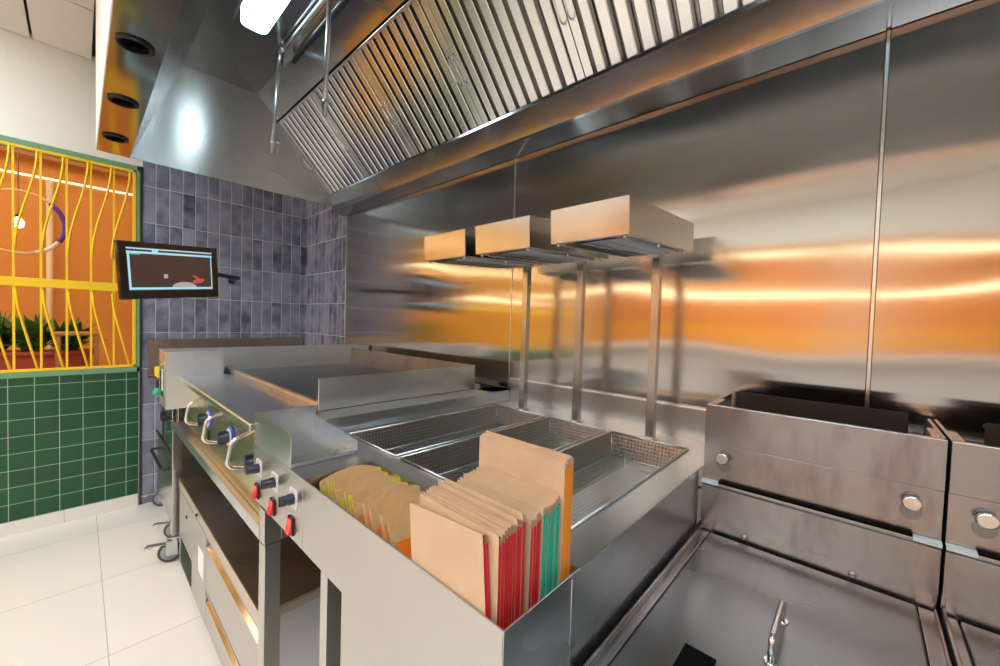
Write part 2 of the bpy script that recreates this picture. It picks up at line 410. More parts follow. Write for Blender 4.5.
# ceiling: flush panels divided by dark shadow gaps, stops at the hood fascia
b = MB(); cz = 2.81
ys = [0.0595, -0.18, -0.80, -1.42, -2.04, -2.66, -3.0]; xs = [WX, -2.93, -1.73, -0.53, 0.67, 1.87, 3.2]
g = 0.006
for i in range(6):
    for j in range(6):
        b.box(xs[i] + g, xs[i + 1] - g, ys[j + 1] + g, ys[j] - g, cz, cz + 0.02)
b.box(WX, 3.2, -3.0, 1.316, cz + 0.03, cz + 0.06, 1)
struct(obj('ceiling', b, [M['ceil'], M['gap']]), 'pale ceiling panels split by dark gaps', 'ceiling')

# far wall around the window opening
wt = 0.10
wy0, wy1, wz0, wz1 = -2.95, 0.285, 0.895, 2.235
b = MB()
b.box(WX - wt, WX, -3.0, WY + 0.05, wz1, 2.9)
b.box(WX - wt, WX, wy1, WY + 0.05, 0.0, wz1)
b.box(WX - wt, WX, -3.0, wy0, 0.0, wz1)
b.box(WX - wt, WX, wy0, wy1, 0.0, wz0)
struct(obj('wall_far', b, M['cream']), 'cream painted wall above the yellow window', 'wall')
b = MB(); b.box(WX, WX + 0.008, -3.0, 0.268, 0.078, 0.905)
struct(obj('wall_far_green_tiles', b, M['green']), 'glossy green square tiles under the yellow window', 'wall')
b = MB(); b.box(WX, WX + 0.012, -3.0, 0.268, 0.0, 0.076)
struct(obj('baseboard_far', b, M['base'], bevel=0.002), 'cream tiled baseboard below the green tiles', 'baseboard')
b = MB(); b.box(WX, WX + 0.010, 0.286, WY, 0.0, 2.30)
struct(obj('wall_far_grey_tiles', b, M['grey_yz']), 'glazed slate grey stacked tiles beside the monitor', 'wall')
b = MB(); b.box(WX + 0.010, -2.752, WY - 0.010, WY, 0.0, 2.30)
struct(obj('wall_corner_tiles', b, M['grey_xz']), 'glazed slate grey tiles returning along the steel wall', 'wall')
b = MB(); b.box(WX, WX + 0.016, 0.274, 0.286, 0.0, 2.235)
struct(obj('trim_1', b, M['trim_dark']), 'thin dark trim strip at the edge of the grey tiles', 'trim')
b = MB()
b.box(WX - wt, WX + 0.014, wy1 - 0.028, wy1 - 0.010, wz0, wz1)
b.box(WX - wt, WX + 0.014, wy0, wy0 + 0.03, wz0, wz1)
b.box(WX - wt, WX + 0.014, wy0, wy1 - 0.010, wz1 - 0.032, wz1)
b.box(WX - wt, WX + 0.014, wy0, wy1 - 0.010, wz0, wz0 + 0.034)
struct(obj('window_1', b, M['frame_green'], bevel=0.003), 'green painted frame of the opening to the orange room', 'window')

# steel cladding wall with its seams
seams = [-2.752, -2.312, -1.150, 0.018, 1.186, 2.354, 3.2]
b = MB()
for i in range(6): b.box(seams[i] + 0.0012, seams[i + 1] - 0.0012, WY - 0.004, WY, 0.0, 2.3)
b.box(WX, 3.2, WY, WY + 0.1, 0, 2.9, 1)
struct(obj('wall_steel', b, [M['wallsteel'], M['cream']]), 'brushed stainless cladding panels behind the cooking line', 'wall')
for k, (sx, w) in enumerate([(-1.150, 0.0015), (0.018, 0.0032), (1.186, 0.0032), (-2.752, 0.002)]):
    b = MB(); b.box(sx - w, sx + w, WY - (0.011 if w > 0.003 else 0.007), WY - 0.0035, 0, 2.018)
    if w > 0.003:
        b.box(sx - w - 0.0015, sx - w, WY - 0.0055, WY - 0.0035, 0, 2.018, 1); b.box(sx + w, sx + w + 0.0015, WY - 0.0055, WY - 0.0035, 0, 2.018, 1)
    struct(obj('trim_%d' % (k + 2), b, [M['seam'], M['gap']]), 'bright cover strip over a seam of the steel wall', 'trim')

# remaining kitchen walls (behind the photographer): opening into the dining hall
b = MB()
b.box(WX - wt, 4.5, -3.12, -3.0, 2.25, 2.9); b.box(WX - wt, 3.3, -3.12, -3.0, 0.0, 1.02)
b.box(WX - wt, -3.46, -3.12, -3.0, 1.02, 2.25); b.box(2.6, 3.3, -3.12, -3.0, 1.02, 2.25)
b.box(-0.15, 0.05, -3.12, -3.0, 1.02, 2.25)
struct(obj('wall_back', b, M['cream']), 'cream wall with a serving opening to the dining hall', 'wall')
b = MB(); b.box(3.2, 3.3, -3.0, WY + 0.1, 0, 2.9)
struct(obj('wall_right', b, M['cream']), 'cream end wall of the kitchen', 'wall')
b = MB(); b.box(-3.45, 2.6, -3.35, -2.85, 1.02, 1.06); b.box(-3.45, 2.6, -3.0, -2.98, 0.0, 1.02)
struct(obj('trim_6', b, M['hall_counter'], bevel=0.004), 'pale serving shelf in the opening', 'shelf')
# dining hall
b = MB()
b.box(-6.3, -6.2, -7.6, 1.7, 0, 3.2); b.box(-6.3, 4.6, -7.7, -7.6, 0, 3.2); b.box(-6.3, WX - wt, 1.6, 1.7, 0, 3.2); b.box(4.5, 4.6, -7.6, -3.0, 0, 3.2)
struct(obj('wall_hall', b, M['orange_wall']), 'orange walls of the dining hall beyond the opening', 'wall')
b = MB(); b.box(-6.3, 4.6, -7.7, -3.12, 3.2, 3.25); b.box(-6.3, WX - wt, -3.12, 1.7, 3.2, 3.25)
struct(obj('ceiling_hall', b, M['hall_ceiling']), 'brown ceiling of the dining hall', 'ceiling')

# ================================================================== HOOD
HX0, HX1 = -2.78, 1.45
hood = thing('extraction_hood', 'long stainless canopy hood above the whole cooking line', 'extraction hood', (-0.7, 0.7, 2.08))
t = 0.002
b = MB()
b.sheet([(0.058, 2.80), (0.058, 2.08), (0.179, 2.08), (0.390, 2.648), (0.745, 2.648), (0.862, 2.536)], 'X', HX0, HX1, t)
obj('canopy', b, M['hoodsteel'], hood)
b = MB(); b.prism([(0.0575, 2.80), (0.0575, 2.0795), (0.060, 2.0795), (0.060, 2.80)], 'X', HX0 - 0.002, HX1)
obj('fascia', b, M['white'], hood)
b = MB(); b.box(HX0, HX1, 0.0605, 0.1785, 2.0765, 2.0795)
obj('lip', b, M['lipsteel'], hood, bevel=0.001)
b = MB(); b.box(HX0 - 0.003, HX0, 0.060, WY - 0.006, 2.08, 2.70)
b.box(HX0 - 0.0035, HX0 + 0.0012, 0.180, 1.26, 2.078, 2.083)
b.box(HX0, HX0 + 0.0015, 0.575, 0.579, 2.09, 2.646)
obj('end_panel', b, M['hoodsteel_z'], hood)
b = MB(); b.box(HX1, HX1 + 0.003, 0.060, WY - 0.006, 2.08, 2.70)
obj('end_panel', b, M['hoodsteel_z'], hood)
b = MB()
b.sheet([(1.232, 2.128), (1.199, 2.150), (1.226, 2.050), (1.232, 2.045), (WY - 0.008, 2.022), (WY - 0.008, 2.30)], 'X', HX0, HX1, 0.002)
b.box(HX0, HX1, 1.196, 1.2015, 2.142, 2.152)
obj('grease_channel', b, M['hoodsteel'], hood, bevel=0.0)
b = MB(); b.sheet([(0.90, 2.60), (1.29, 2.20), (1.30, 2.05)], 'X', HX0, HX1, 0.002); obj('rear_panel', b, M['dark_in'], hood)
b = MB(); b.box(-2.30, -1.0, 0.735, 0.745, 2.60, 2.647); b.box(-1.0, HX1, 0.735, 0.745, 2.60, 2.647)
obj('stiffener', b, M['hoodsteel'], hood, bevel=0.001)
for vx in (-2.506, -2.051, -1.595, -1.139, -0.683):
    b = MB(); b.lathe([(0.028, 0.0), (0.044, 0.0), (0.044, -0.006), (0.038, -0.009), (0.036, -0.003), (0.028, -0.003)], (vx, 0.1135, 2.0765), (0, 0, 1), 28)
    d = obj('air_diffuser', b, M['black'], hood)
    b = MB()
    for rr in (0.031, 0.022, 0.013): b.lathe([(rr, -0.0045), (rr, -0.0075), (rr - 0.004, -0.0045), (rr - 0.004, -0.002)], (vx, 0.1135, 2.0765), (0, 0, 1), 24)
    b.lathe([(0.006, -0.001), (0.006, -0.009)], (vx, 0.1135, 2.0765), (0, 0, 1), 12)
    obj('diffuser_cone', b, M['matt_black'], d)

# baffle filters: local frame u along X, v down the slope, w out of the plane towards the cook
top = Vector((0, 0.869, 2.528)); bot = Vector((0, 1.222, 2.150))
dv = (bot - top); SL = dv.length; dv.normalize(); dn = Vector((0, -dv.z, dv.y)) * -1
if dn.y > 0 or True:
    dn = Vector((1, 0, 0)).cross(dv)
    if dn.z > 0: dn = -dn
FW = 0.508
def fm():
    m = Matrix.Identity(4)
    for i in range(3):
        m[i][0] = (1, 0, 0)[i]; m[i][1] = dv[i]; m[i][2] = dn[i]
    return m
FMAT = fm()
def mk_filter():
    root = thing('baffle_filter', 'x x x x', 'grease filter', (0, 0, 0), 'baffle filters of the extraction hood')
    W = FW - 0.003
    b = MB(); b.box(0, W, 0, 0.012, -0.030, 0.004); b.box(0, W, SL - 0.012, SL, -0.030, 0.004); b.box(0, 0.030, 0.0, SL, -0.030, 0.004); b.box(W - 0.030, W, 0, SL, -0.030, 0.004)
    obj('frame', b, M['filter'], root, bevel=0.0012, local=True)
    b = MB(); n = 8; p = (W - 0.060) / n
    for k in range(n):
        x0 = 0.030 + k * p + 0.0095; x1 = 0.030 + (k + 1) * p - 0.0095
        if k == 0: x0 = 0.030 + 0.014
        P = [(x0, -0.024), (x0, 0.001), (x0 + 0.003, 0.004), (x1 - 0.003, 0.004), (x1, 0.001), (x1, -0.024)]
        b.prism([(u, w) for u, w in P], 'Y', 0.010, SL - 0.010)
    obj('baffles', b, M['filter'], root, local=True)
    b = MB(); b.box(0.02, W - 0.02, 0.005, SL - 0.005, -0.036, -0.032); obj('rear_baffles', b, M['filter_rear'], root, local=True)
    for hx in (0.014, W - 0.014):
        b = MB()
        b.tube(bend([(hx, SL * 0.44, 0.003), (hx + 0.004, SL * 0.45, 0.028), (hx + 0.006, SL * 0.53, 0.036), (hx + 0.004, SL * 0.62, 0.028), (hx, SL * 0.635, 0.003)], 0.03, 6), 0.0026, 8)
        b.lathe([(0.006, 0.003), (0.006, 0.008)], (hx, SL * 0.44, 0), (0, 0, 1), 10); b.lathe([(0.006, 0.003), (0.006, 0.008)], (hx, SL * 0.635, 0), (0, 0, 1), 10)
        obj('handle', b, M['chrome'], root, local=True)
    return root
flabels = ['baffle filter at the tiled end of the hood, beside the end panel', 'second baffle filter counted from the tiled end of the hood',
           'third baffle filter from the tiled end, above the first heat lamp', 'fourth baffle filter from the tiled end, above the middle heat lamp',
           'fifth baffle filter from the tiled end of the hood', 'sixth baffle filter from the tiled end, above the big fryer', 'seventh baffle filter from the tiled end of the hood', 'eighth baffle filter at the open end of the hood']
proto = mk_filter()
for k in range(8):
    o = proto if k == 0 else copy_tree(proto)
    m = Matrix.Translation((HX0 + 0.004 + k * FW, top.y, top.z)) @ FMAT
    o.matrix_world = m; o['label'] = flabels[k]

# hood lamp
def capsule(x0, x1, y0, y1, r, n=6):
    out = []
    for cx, cy, a0 in ((x1 - r, y1 - r, 0), (x0 + r, y1 - r, 90), (x0 + r, y0 + r, 180), (x1 - r, y0 + r, 270)):
        for k in range(n + 1): a = R(a0 + 90 * k / n); out.append((cx + r * math.cos(a), cy + r * math.sin(a)))
    return out
def hood_lamp(cx, label):
    hl = thing('hood_lamp', label, 'lamp', (cx, 0.545, 2.648))
    b = MB(); b.box(cx - 0.24, cx + 0.24, 0.478, 0.612, 2.638, 2.6458); obj('base_plate', b, M['hoodsteel'], hl, bevel=0.002)
    b = MB(); b.prism(capsule(cx - 0.195, cx + 0.20, 0.492, 0.598, 0.035), 'Z', 2.606, 2.6375); obj('diffuser', b, M['hoodlight'], hl)
hood_lamp(-1.92, 'oblong bulkhead lamp glowing cool white inside the hood'); hood_lamp(-0.1, 'second cool white bulkhead lamp added unseen further along the hood'); hood_lamp(1.0, 'third cool white bulkhead lamp added unseen at the open hood end')  # second and third are out of view, added to brighten the hood

# suppression pipework inside the hood
sp = thing('suppression_pipe', 'thin zinc pipe run with two drop nozzles inside the hood', 'pipe', (-2.24, 0.70, 2.63))
b = MB(); b.tube(bend([(-1.2, 0.70, 2.625), (-2.238, 0.70, 2.632), (-2.238, 0.697, 2.58)], 0.02), 0.0085, 10); b.tube([(-2.238, 0.697, 2.60), (-2.238, 0.668, 2.15)], 0.0078, 10)
b.lathe([(0.013, -0.02), (0.013, 0.02)], (-2.20, 0.70, 2.632), (1, 0, 0), 12)
obj('pipe', b, M['zinc'], sp)
b = MB(); b.tube([(-1.655, 0.700, 2.640), (-1.655, 0.688, 2.155)], 0.009, 10); b.lathe([(0.014, -0.015), (0.014, 0.015)], (-1.655, 0.70, 2.622), (0, 0, 1), 12)
obj('pipe', b, M['zinc'], sp)
for nx, ny, nz in ((-2.238, 0.668, 2.15), (-1.655, 0.688, 2.155)):
    b = MB(); b.lathe([(0.010, 0.03), (0.013, 0.02), (0.013, -0.004), (0.008, -0.012), (0.008, -0.03), (0.005, -0.034)], (nx, ny, nz), (0, 0, 1), 12)
    n_ = obj('nozzle', b, M['zinc'], sp)
    b = MB(); b.tube(bend([(nx, ny, nz + 0.012), (nx + 0.022, ny + 0.02, nz + 0.035), (nx + 0.028, ny + 0.024, nz), (nx + 0.02, ny + 0.02, nz - 0.015)], 0.02), 0.0015, 6)
    obj('cap_strap', b, M['chrome'], n_)

# ================================================================== HEAT LAMPS
def mk_lamp():
    r = thing('heat_lamp', 'x x x x', 'heat lamp', (0, 0, 0), 'heat lamps over the perforated trays')
    b = MB(); b.box(-0.0125, 0.0125, -0.0125, 0.0125, 0.0, 0.572); obj('post', b, M['steel_z'], r, bevel=0.002, local=True)
    b = MB(); b.box(-0.022, 0.022, -0.022, 0.022, 0.0, 0.003); obj('foot_plate', b, M['steel_z'], r, bevel=0.001, local=True)
    tl = Matrix.Translation((0, -0.42, 0.541)) @ Matrix.Rotation(R(3.5), 4, 'X')
    # open-bottomed housing: front, sides, back and top of folded sheet
    W, D, H, q = 0.10, 0.425, 0.081, 0.0025
    b = MB()
    b.box(-W, W, 0, q, 0, H, tf=tl); b.box(-W, W, D - q, D, 0, H, tf=tl); b.box(-W, -W + q, q, D - q, 0, H, tf=tl); b.box(W - q, W, q, D - q, 0, H, tf=tl); b.box(-W + q, W - q, q, D - q, H - q, H, tf=tl)
    for (x0, x1, y0, y1) in ((-W + q, W - q, q, 0.022), (-W + q, W - q, D - 0.05, D - q), (-W + q, -W + 0.02, 0.022, D - 0.05), (W - 0.02, W - q, 0.022, D - 0.05)): b.box(x0, x1, y0, y1, 0.0, 0.002, tf=tl)
    h = obj('lamp_head', b, M['lamp'], r, bevel=0.0012, local=True)
    b = MB(); b.box(-0.06, 0.06, 0.03, D - 0.06, 0.030, 0.033, tf=tl); b.box(-0.075, -0.055, 0.03, D - 0.06, 0.002, 0.03, tf=tl); b.box(0.055, 0.075, 0.03, D - 0.06, 0.002, 0.03, tf=tl)
    obj('reflector', b, M['lamp'], h, local=True)
    b = MB()
    for ex in (-0.025, 0.025): b.tube([tl @ Vector((ex, 0.04, 0.015)), tl @ Vector((ex, D - 0.07, 0.015))], 0.007, 10)
    obj('element', b, M['quartz'], h, local=True)
    b = MB()
    for k in range(22):
        y = 0.035 + k * 0.0155; b.tube([tl @ Vector((-0.078, y, -0.002)), tl @ Vector((0.078, y, -0.002))], 0.0014, 5)
    for x in (-0.078, -0.026, 0.026, 0.078): b.tube([tl @ Vector((x, 0.03, -0.004)), tl @ Vector((x, D - 0.062, -0.004))], 0.0016, 5)
    obj('guard_grille', b, M['zinc'], h, local=True)
    for x, y in ((-0.085, 0.012), (0.085, 0.012), (-0.085, 0.20), (0.085, 0.20), (-0.085, D - 0.03), (0.085, D - 0.03), (-0.03, D - 0.012), (0.03, D - 0.012)):
        b = MB(); b.lathe([(0.005, 0.0), (0.005, -0.004), (0.002, -0.007)], tl @ Vector((x, y, 0)), (0, 0, 1), 8)
        obj('bolt', b, M['chrome'], h, local=True)
    return r
lamp = mk_lamp()
lamp_labels = ['heat lamp on the post closest to the griddle', 'middle heat lamp of the three on steel posts', 'heat lamp on the post closest to the fryers']
for k, px in enumerate((-0.978, -0.732, -0.466)):
    o = lamp if k == 0 else copy_tree(lamp)
    o.location = (px, 1.205, 0.9515); o['label'] = lamp_labels[k]

# ================================================================== HOLDING STATION
DX0, DX1, DY0, DZ = -1.205, -0.280, 0.325, 0.950
st = thing('holding_station', 'stainless holding counter with bag slot, trays and red switches', 'counter', (-0.70, 0.80, 0.0))
# deck: strips around wells
TR = [(-1.102, -0.845), (-0.832, -0.598), (-0.586, -0.343)]; TY = (0.540, 1.182)
b = MB(); th = 0.002
b.box(-1.128, DX1, 0.489, TY[0], DZ - th, DZ); b.box(-1.128, DX1, TY[1], 1.303, DZ - th, DZ)
b.box(-1.128, TR[0][0], TY[0], TY[1], DZ - th, DZ); b.box(TR[2][1], DX1, TY[0], TY[1], DZ - th, DZ)
for a in (0, 1): b.box(TR[a][1], TR[a + 1][0], TY[0], TY[1], DZ - th, DZ)
b.box(-1.203, -0.858, DY0, 0.489, DZ - th, DZ)
obj('deck', b, M['steel'], st, bevel=0.0)
b = MB(); b.box(-0.8585, DX1, DY0, DY0 + 0.003, 0.797, DZ + 0.001); obj('front_panel', b, M['panel'], st, bevel=0.001)
b = MB(); b.box(DX1 - 0.003, DX1, DY0 + 0.0, 0.4665, 0.797, DZ + 0.001); b.box(DX1 - 0.003, DX1 - 0.0005, 0.4685, 1.048, 0.797, DZ)
b.box(DX1 - 0.0006, DX1 + 0.0012, 0.4655, 0.4680, 0.797, DZ - 0.006)
obj('side_panel', b, M['steel_y'], st, bevel=0.001)
# slot for the paper bags
b = MB(); b.box(-0.858, DX1 - 0.003, 0.4855, 0.488, 0.80, DZ); b.box(-0.860, -0.8575, DY0 + 0.003, 0.4855, 0.80, DZ); b.box(-0.8575, DX1 - 0.003, DY0 + 0.003, 0.4855, 0.798, 0.802)

obj('bag_slot', b, M['steel'], st)
b = MB(); b.box(-1.126, DX1 - 0.004, 0.492, 1.300, 0.800, 0.803); b.box(-1.128, -1.126, 0.492, 1.303, 0.80, DZ - 0.003)
for a in (0, 1): xm = (TR[a][1] + TR[a + 1][0]) / 2; b.box(xm - 0.001, xm + 0.001, 0.492, 1.300, 0.803, DZ - 0.003)
obj('well', b, M['steel'], st)
b = MB(); b.box(-1.130, -0.274, 1.296, 1.304, DZ - 0.002, 1.050); b.box(-1.130, -0.274, 1.290, 1.311, 1.048, 1.0505); obj('splashback', b, M['panel'], st, bevel=0.0015)
# control panel with three dials and switches
b = MB(); b.box(DX0, -0.861, DY0, DY0 + 0.003, 0.797, 0.949); b.box(DX0, DX0 + 0.003, DY0 + 0.003, 0.36, 0.797, 0.948)
cp = obj('control_panel', b, M['panel'], st, bevel=0.001)
for kx in (-1.155, -1.033, -0.911):
    b = MB(); b.prism(capsule(kx - 0.022, kx + 0.022, 0.870, 0.914, 0.006), 'Y', DY0 - 0.0015, DY0); p = obj('dial_plate', b, M['dial'], st)
    b = MB()
    for a in range(-130, 131, 20):
        ca, sa = math.sin(R(a)), math.cos(R(a)); tf = Matrix.Translation((kx, DY0 - 0.0016, 0.892)) @ Matrix.Rotation(R(a), 4, 'Y')
        b.box(-0.0006, 0.0006, -0.0004, 0.0004, 0.0145, 0.018, tf=tf)
    obj('dial_marks', b, M['dial_mark'], p)
    b = MB(); b.lathe([(0.0125, 0.0), (0.0125, 0.010), (0.011, 0.012), (0.0115, 0.024), (0.010, 0.027)], (kx, DY0 - 0.0015, 0.892), (0, -1, 0), 24)
    b.box(kx - 0.0028, kx + 0.0028, DY0 - 0.031, DY0 - 0.015, 0.882, 0.903)
    obj('dial_knob', b, M['navy'], st, bevel=0.0008)
for kx in (-1.165, -1.043, -0.920):
    b = MB(); b.box(kx - 0.0145, kx + 0.0145, DY0 - 0.004, DY0, 0.8085, 0.8475); p = obj('switch_frame', b, M['black'], st, bevel=0.001)
    b = MB(); b.prism([(DY0 - 0.004, 0.8115), (DY0 - 0.0115, 0.8115), (DY0 - 0.0075, 0.829), (DY0 - 0.0065, 0.8445), (DY0 - 0.004, 0.8445)], 'X', kx - 0.0125, kx + 0.0125); obj('rocker', b, M['red'], p, bevel=0.0008)
# legs
for (x, y) in ((-0.812, 0.345), (-0.812, 1.20)):
    b = MB(); b.box(x, x + 0.030, y, y + 0.040, 0.0, 0.797); obj('leg', b, M['steel_z'], st, bevel=0.002)
# small catch tray standing on the deck
ct = thing('catch_tray', 'small steel scrap tray with high front standing above the dials', 'tray', (-1.07, 0.41, 0.951))
b = MB()
b.box(-1.203, -0.936, 0.3262, 0.3285, 0.9508, 1.030); b.box(-1.2030, -1.2005, 0.3285, 0.488, 0.9508, 1.030)
b.prism([(-1.2005, 1.000), (-1.2005, 0.9508), (-0.936, 0.9508), (-0.936, 0.984)], 'Y', 0.4857, 0.488)
b.box(-1.2005, -0.936, 0.3285, 0.4857, 0.9508, 0.9535); b.box(-0.9385, -0.936, 0.3285, 0.4857, 0.9535, 0.9600)
obj('tray_body', b, M['steel_y'], ct, bevel=0.0008)
# perforated trays
tl_ = ['perforated steel tray in the well next to the griddle', 'perforated steel tray in the middle well behind the paper bags', 'perforated steel tray in the well next to the fryers']
for k in range(3):
    x0, x1 = TR[k][0] + 0.0035, TR[k][1] - 0.0035; y0, y1 = TY[0] + 0.0035, TY[1] - 0.0035; zb = 0.882
    tr = thing('perforated_tray', tl_[k], 'tray', ((x0 + x1) / 2, (y0 + y1) / 2, zb), 'perforated trays in the holding counter')
    b = MB(); i_ = 0.012
    rz = DZ + 0.0030
    T = [(x0, y0, DZ + .001), (x1, y0, DZ + .001), (x1, y1, DZ + .001), (x0, y1, DZ + .001)]; B = [(x0 + i_, y0 + i_, zb), (x1 - i_, y0 + i_, zb), (x1 - i_, y1 - i_, zb), (x0 + i_, y1 - i_, zb)]
    b.face(B)
    for a in range(4): b.face([T[a], T[(a + 1) % 4], B[(a + 1) % 4], B[a]])
    obj('pan', b, M['perf'], tr, uv=True)
    b = MB()
    for (p, q) in ((0, 1), (1, 2), (2, 3), (3, 0)):
        b.tube([Vector((T[p][0], T[p][1], rz)), Vector((T[q][0], T[q][1], rz))], 0.0027, 6)
        b.tube([Vector(B[p]), Vector(B[q])], 0.0018, 6); b.tube([Vector(T[p]), Vector(B[p])], 0.0018, 6)
    obj('rim', b, M['steel_y'], tr)

# ---- paper bags
def bag_mesh(w, t, h, seedv, wav=0.0004, arch=0.0):
    """folded flat bag: two kraft panels meeting in pleated sides; local x = width (0 = gusset seen), y = thickness, z = height"""
    rnd = random.Random(seedv)
    bm = bmesh.new(); nx, nz = 8, 7
    def wob(x, z): return wav * math.sin(x * 55 + seedv) * math.cos(z * 31 + seedv * 2)
    grid = {}
    for side in (0, 1):
        for i in range(nx + 1):
            for j in range(nz + 1):
                x = -w * i / nx; z = h * j / nz
                zz = z + (rnd.uniform(-0.0004, 0.0004) - (0.004 if side else 0) + arch * math.sin(PI * i / nx) if j == nz else 0)
                y = (t if side else 0) + wob(x, z) * (j / nz)
                grid[side, i, j] = bm.verts.new((x, y, zz))
    for side in (0, 1):
        for i in range(nx):
            for j in range(nz): bm.faces.new([grid[side, a, c] for a, c in ((i, j), (i + 1, j), (i + 1, j + 1), (i, j + 1))])
    for j in range(nz):
        bm.faces.new([grid[0, nx, j], grid[0, nx, j + 1], grid[1, nx, j + 1], grid[1, nx, j]])
    for i in range(nx):
        bm.faces.new([grid[0, i, 0], grid[0, i + 1, 0], grid[1, i + 1, 0], grid[1, i, 0]])
        bm.faces.new([grid[0, i, nz], grid[0, i + 1, nz], grid[1, i + 1, nz], grid[1, i, nz]])
    b = MB(); b.bm.free(); b.bm = bm
    return b
def gusset_mesh(t, h, seedv, wav=0.0004, drop=0.012):
    bm = bmesh.new(); nz = 7
    rows = []
    for j in range(nz + 1):
        z = (h - drop) * j / nz; y0 = wav * math.sin(seedv) * math.cos(z * 31 + seedv * 2) * (j / nz)
        rows.append([bm.verts.new(p) for p in ((0.0003, y0, z), (0.0008, y0 + t * 0.25, z), (-0.0012, y0 + t * 0.5, z), (0.0008, y0 + t * 0.75, z), (0.0003, y0 + t, z))])
    for j in range(nz):
        for k in range(4): bm.faces.new((rows[j][k], rows[j][k + 1], rows[j + 1][k + 1], rows[j + 1][k]))
    b = MB(); b.bm.free(); b.bm = bm; return b
def bag(label, group, w, t, h, loc, rot, gm, km, seedv, both=False):
    r = thing('paper_bag', label, 'paper bag', loc, group, rot)
    obj('panels', bag_mesh(w, t, h, seedv), km, r, local=True)
    obj('gusset', gusset_mesh(t, h, seedv), gm, r, local=True)
    return r
def row(n, label, group, w, t, h, start, step, rot, gm, km, sd, jit=0.0007):
    protos = [bag(label, group, w, t, h, (0, 0, 0), rot, gm, km, sd + i) for i in range(min(3, n))]
    for i in range(n):
        o = protos[i] if i < 3 else copy_tree(protos[i % 3])
        o.location = Vector(start) + Vector(step) * i + Vector((random.uniform(-jit, jit), 0, random.uniform(-5 * jit, 4 * jit)))
        o.rotation_euler = rot
    return
XR = -0.2925
row(9, 'flat kraft bag with red pleated side, in the thick red bundle', 'red sided paper bags', 0.158, 0.0046, 0.242, (XR - 0.012, 0.3412, 0.806), (-0.0001, 0.0056, 0.0008), (R(0.6), 0, 0), M['g_red'], M['kraft'], 3)
row(4, 'flat kraft bag with red pleated side, in the thin bundle against the teal ones', 'red sided paper bags by the teal ones', 0.158, 0.0045, 0.240, (XR - 0.010, 0.3965, 0.806), (0.0001, 0.0054, 0.002), (R(-0.4), 0, 0), M['g_red'], M['kraft'], 21)
row(7, 'flat kraft bag with teal pleated side, between red and orange ones', 'teal sided paper bags', 0.160, 0.0044, 0.246, (XR - 0.008, 0.4205, 0.806), (0.0001, 0.0055, 0.0012), (R(-0.4), 0, 0), M['g_teal'], M['kraft'], 41)
row(5, 'tall kraft bag with orange pleated side, at the back of the slot', 'orange sided paper bags', 0.172, 0.0038, 0.300, (XR - 0.004, 0.4610, 0.806), (0.0, 0.0045, 0.0012), (R(-0.6), 0, 0), M['g_orange'], M['kraft'], 61)
bag('kraft bag with one red pleat drooping out in front of the red bundle', None, 0.150, 0.0085, 0.228, (-0.304, 0.3310, 0.8165), (R(0.6), R(-4.5), R(0.3)), M['g_red'], M['kraft'], 88)
# small bags stacked along the slot, leaning back on each other
def small(label, group, loc, ang, gm, h, sd, ink, w=0.128, yaw=0):
    r = thing('small_paper_bag', label, 'paper bag', loc, group, (0, R(ang), R(90 + yaw)))
    return r
def mk_small(gm, h, sd, ink, w, label, group):
    r = thing('small_paper_bag', label, 'paper bag', (0, 0, 0), group)
    obj('panels', bag_mesh(w, 0.008, h, sd, 0.0014, 0.014), M['kraft2'], r, local=True)
    obj('gusset', gusset_mesh(0.008, h, sd, 0.0014, 0.004), gm, r, local=True)
    b = MB(); b.box(-w + 0.002, -w + (0.040 if ink else 0.012), -0.0044, -0.0036, h * 0.35, h - (0.020 if ink else 0.012))
    obj('end_print', b, gm, r, local=True)
    if not ink:
        b = MB(); b.box(-0.026, -0.002, -0.0044, -0.0036, h * 0.5, h - 0.002); obj('end_print', b, gm, r, local=True)
    b = MB(); b.box(-w + 0.016, -w + 0.034, -0.0048, -0.0040, h * 0.60, h * 0.74) if not ink else b.box(-w + 0.044, -w + 0.066, -0.0044, -0.0036, h * 0.50, h - 0.018)
    obj('dark_print', b, M['ink'], r, local=True)
    return r
def srow(n, label, group, gm, h, x0, dx, ang, sd, ink, w=0.122):
    protos = [mk_small(gm, h, sd + i, ink, w, label, group) for i in range(min(3, n))]
    for i in range(n):
        o = protos[i] if i < 3 else copy_tree(protos[i % 3])
        o.location = (x0 + dx * i, 0.3445 + 0.003 * ((i * 7) % 3), 0.817 + 0.006 * ((i * 5) % 3))
        # local x -> world -y (so the row runs along the slot), lean about the slot's cross axis
        o.rotation_euler = Euler((0, 0, 0))
        o.matrix_world = Matrix.Translation(o.location) @ Matrix.Rotation(R(ang + 0.4 * ((i * 11) % 3 - 1)), 4, 'Y') @ Matrix.Rotation(R(90), 4, 'Z') @ Matrix.Rotation(R(3), 4, 'Y') @ Matrix.Translation((0, 0, 0)) @ Matrix.Scale(1, 4) @ Matrix.Translation((w, 0, 0))
srow(6, 'small kraft bag with yellow printed ends leaning in the slot', 'small yellow printed bags', M['g_yellow'], 0.150, -0.762, 0.0262, -30, 101, False)
srow(7, 'small kraft bag with orange printed ends leaning in the slot', 'small orange printed bags', M['g_orange_s'], 0.150, -0.608, 0.0205, -28, 131, True)

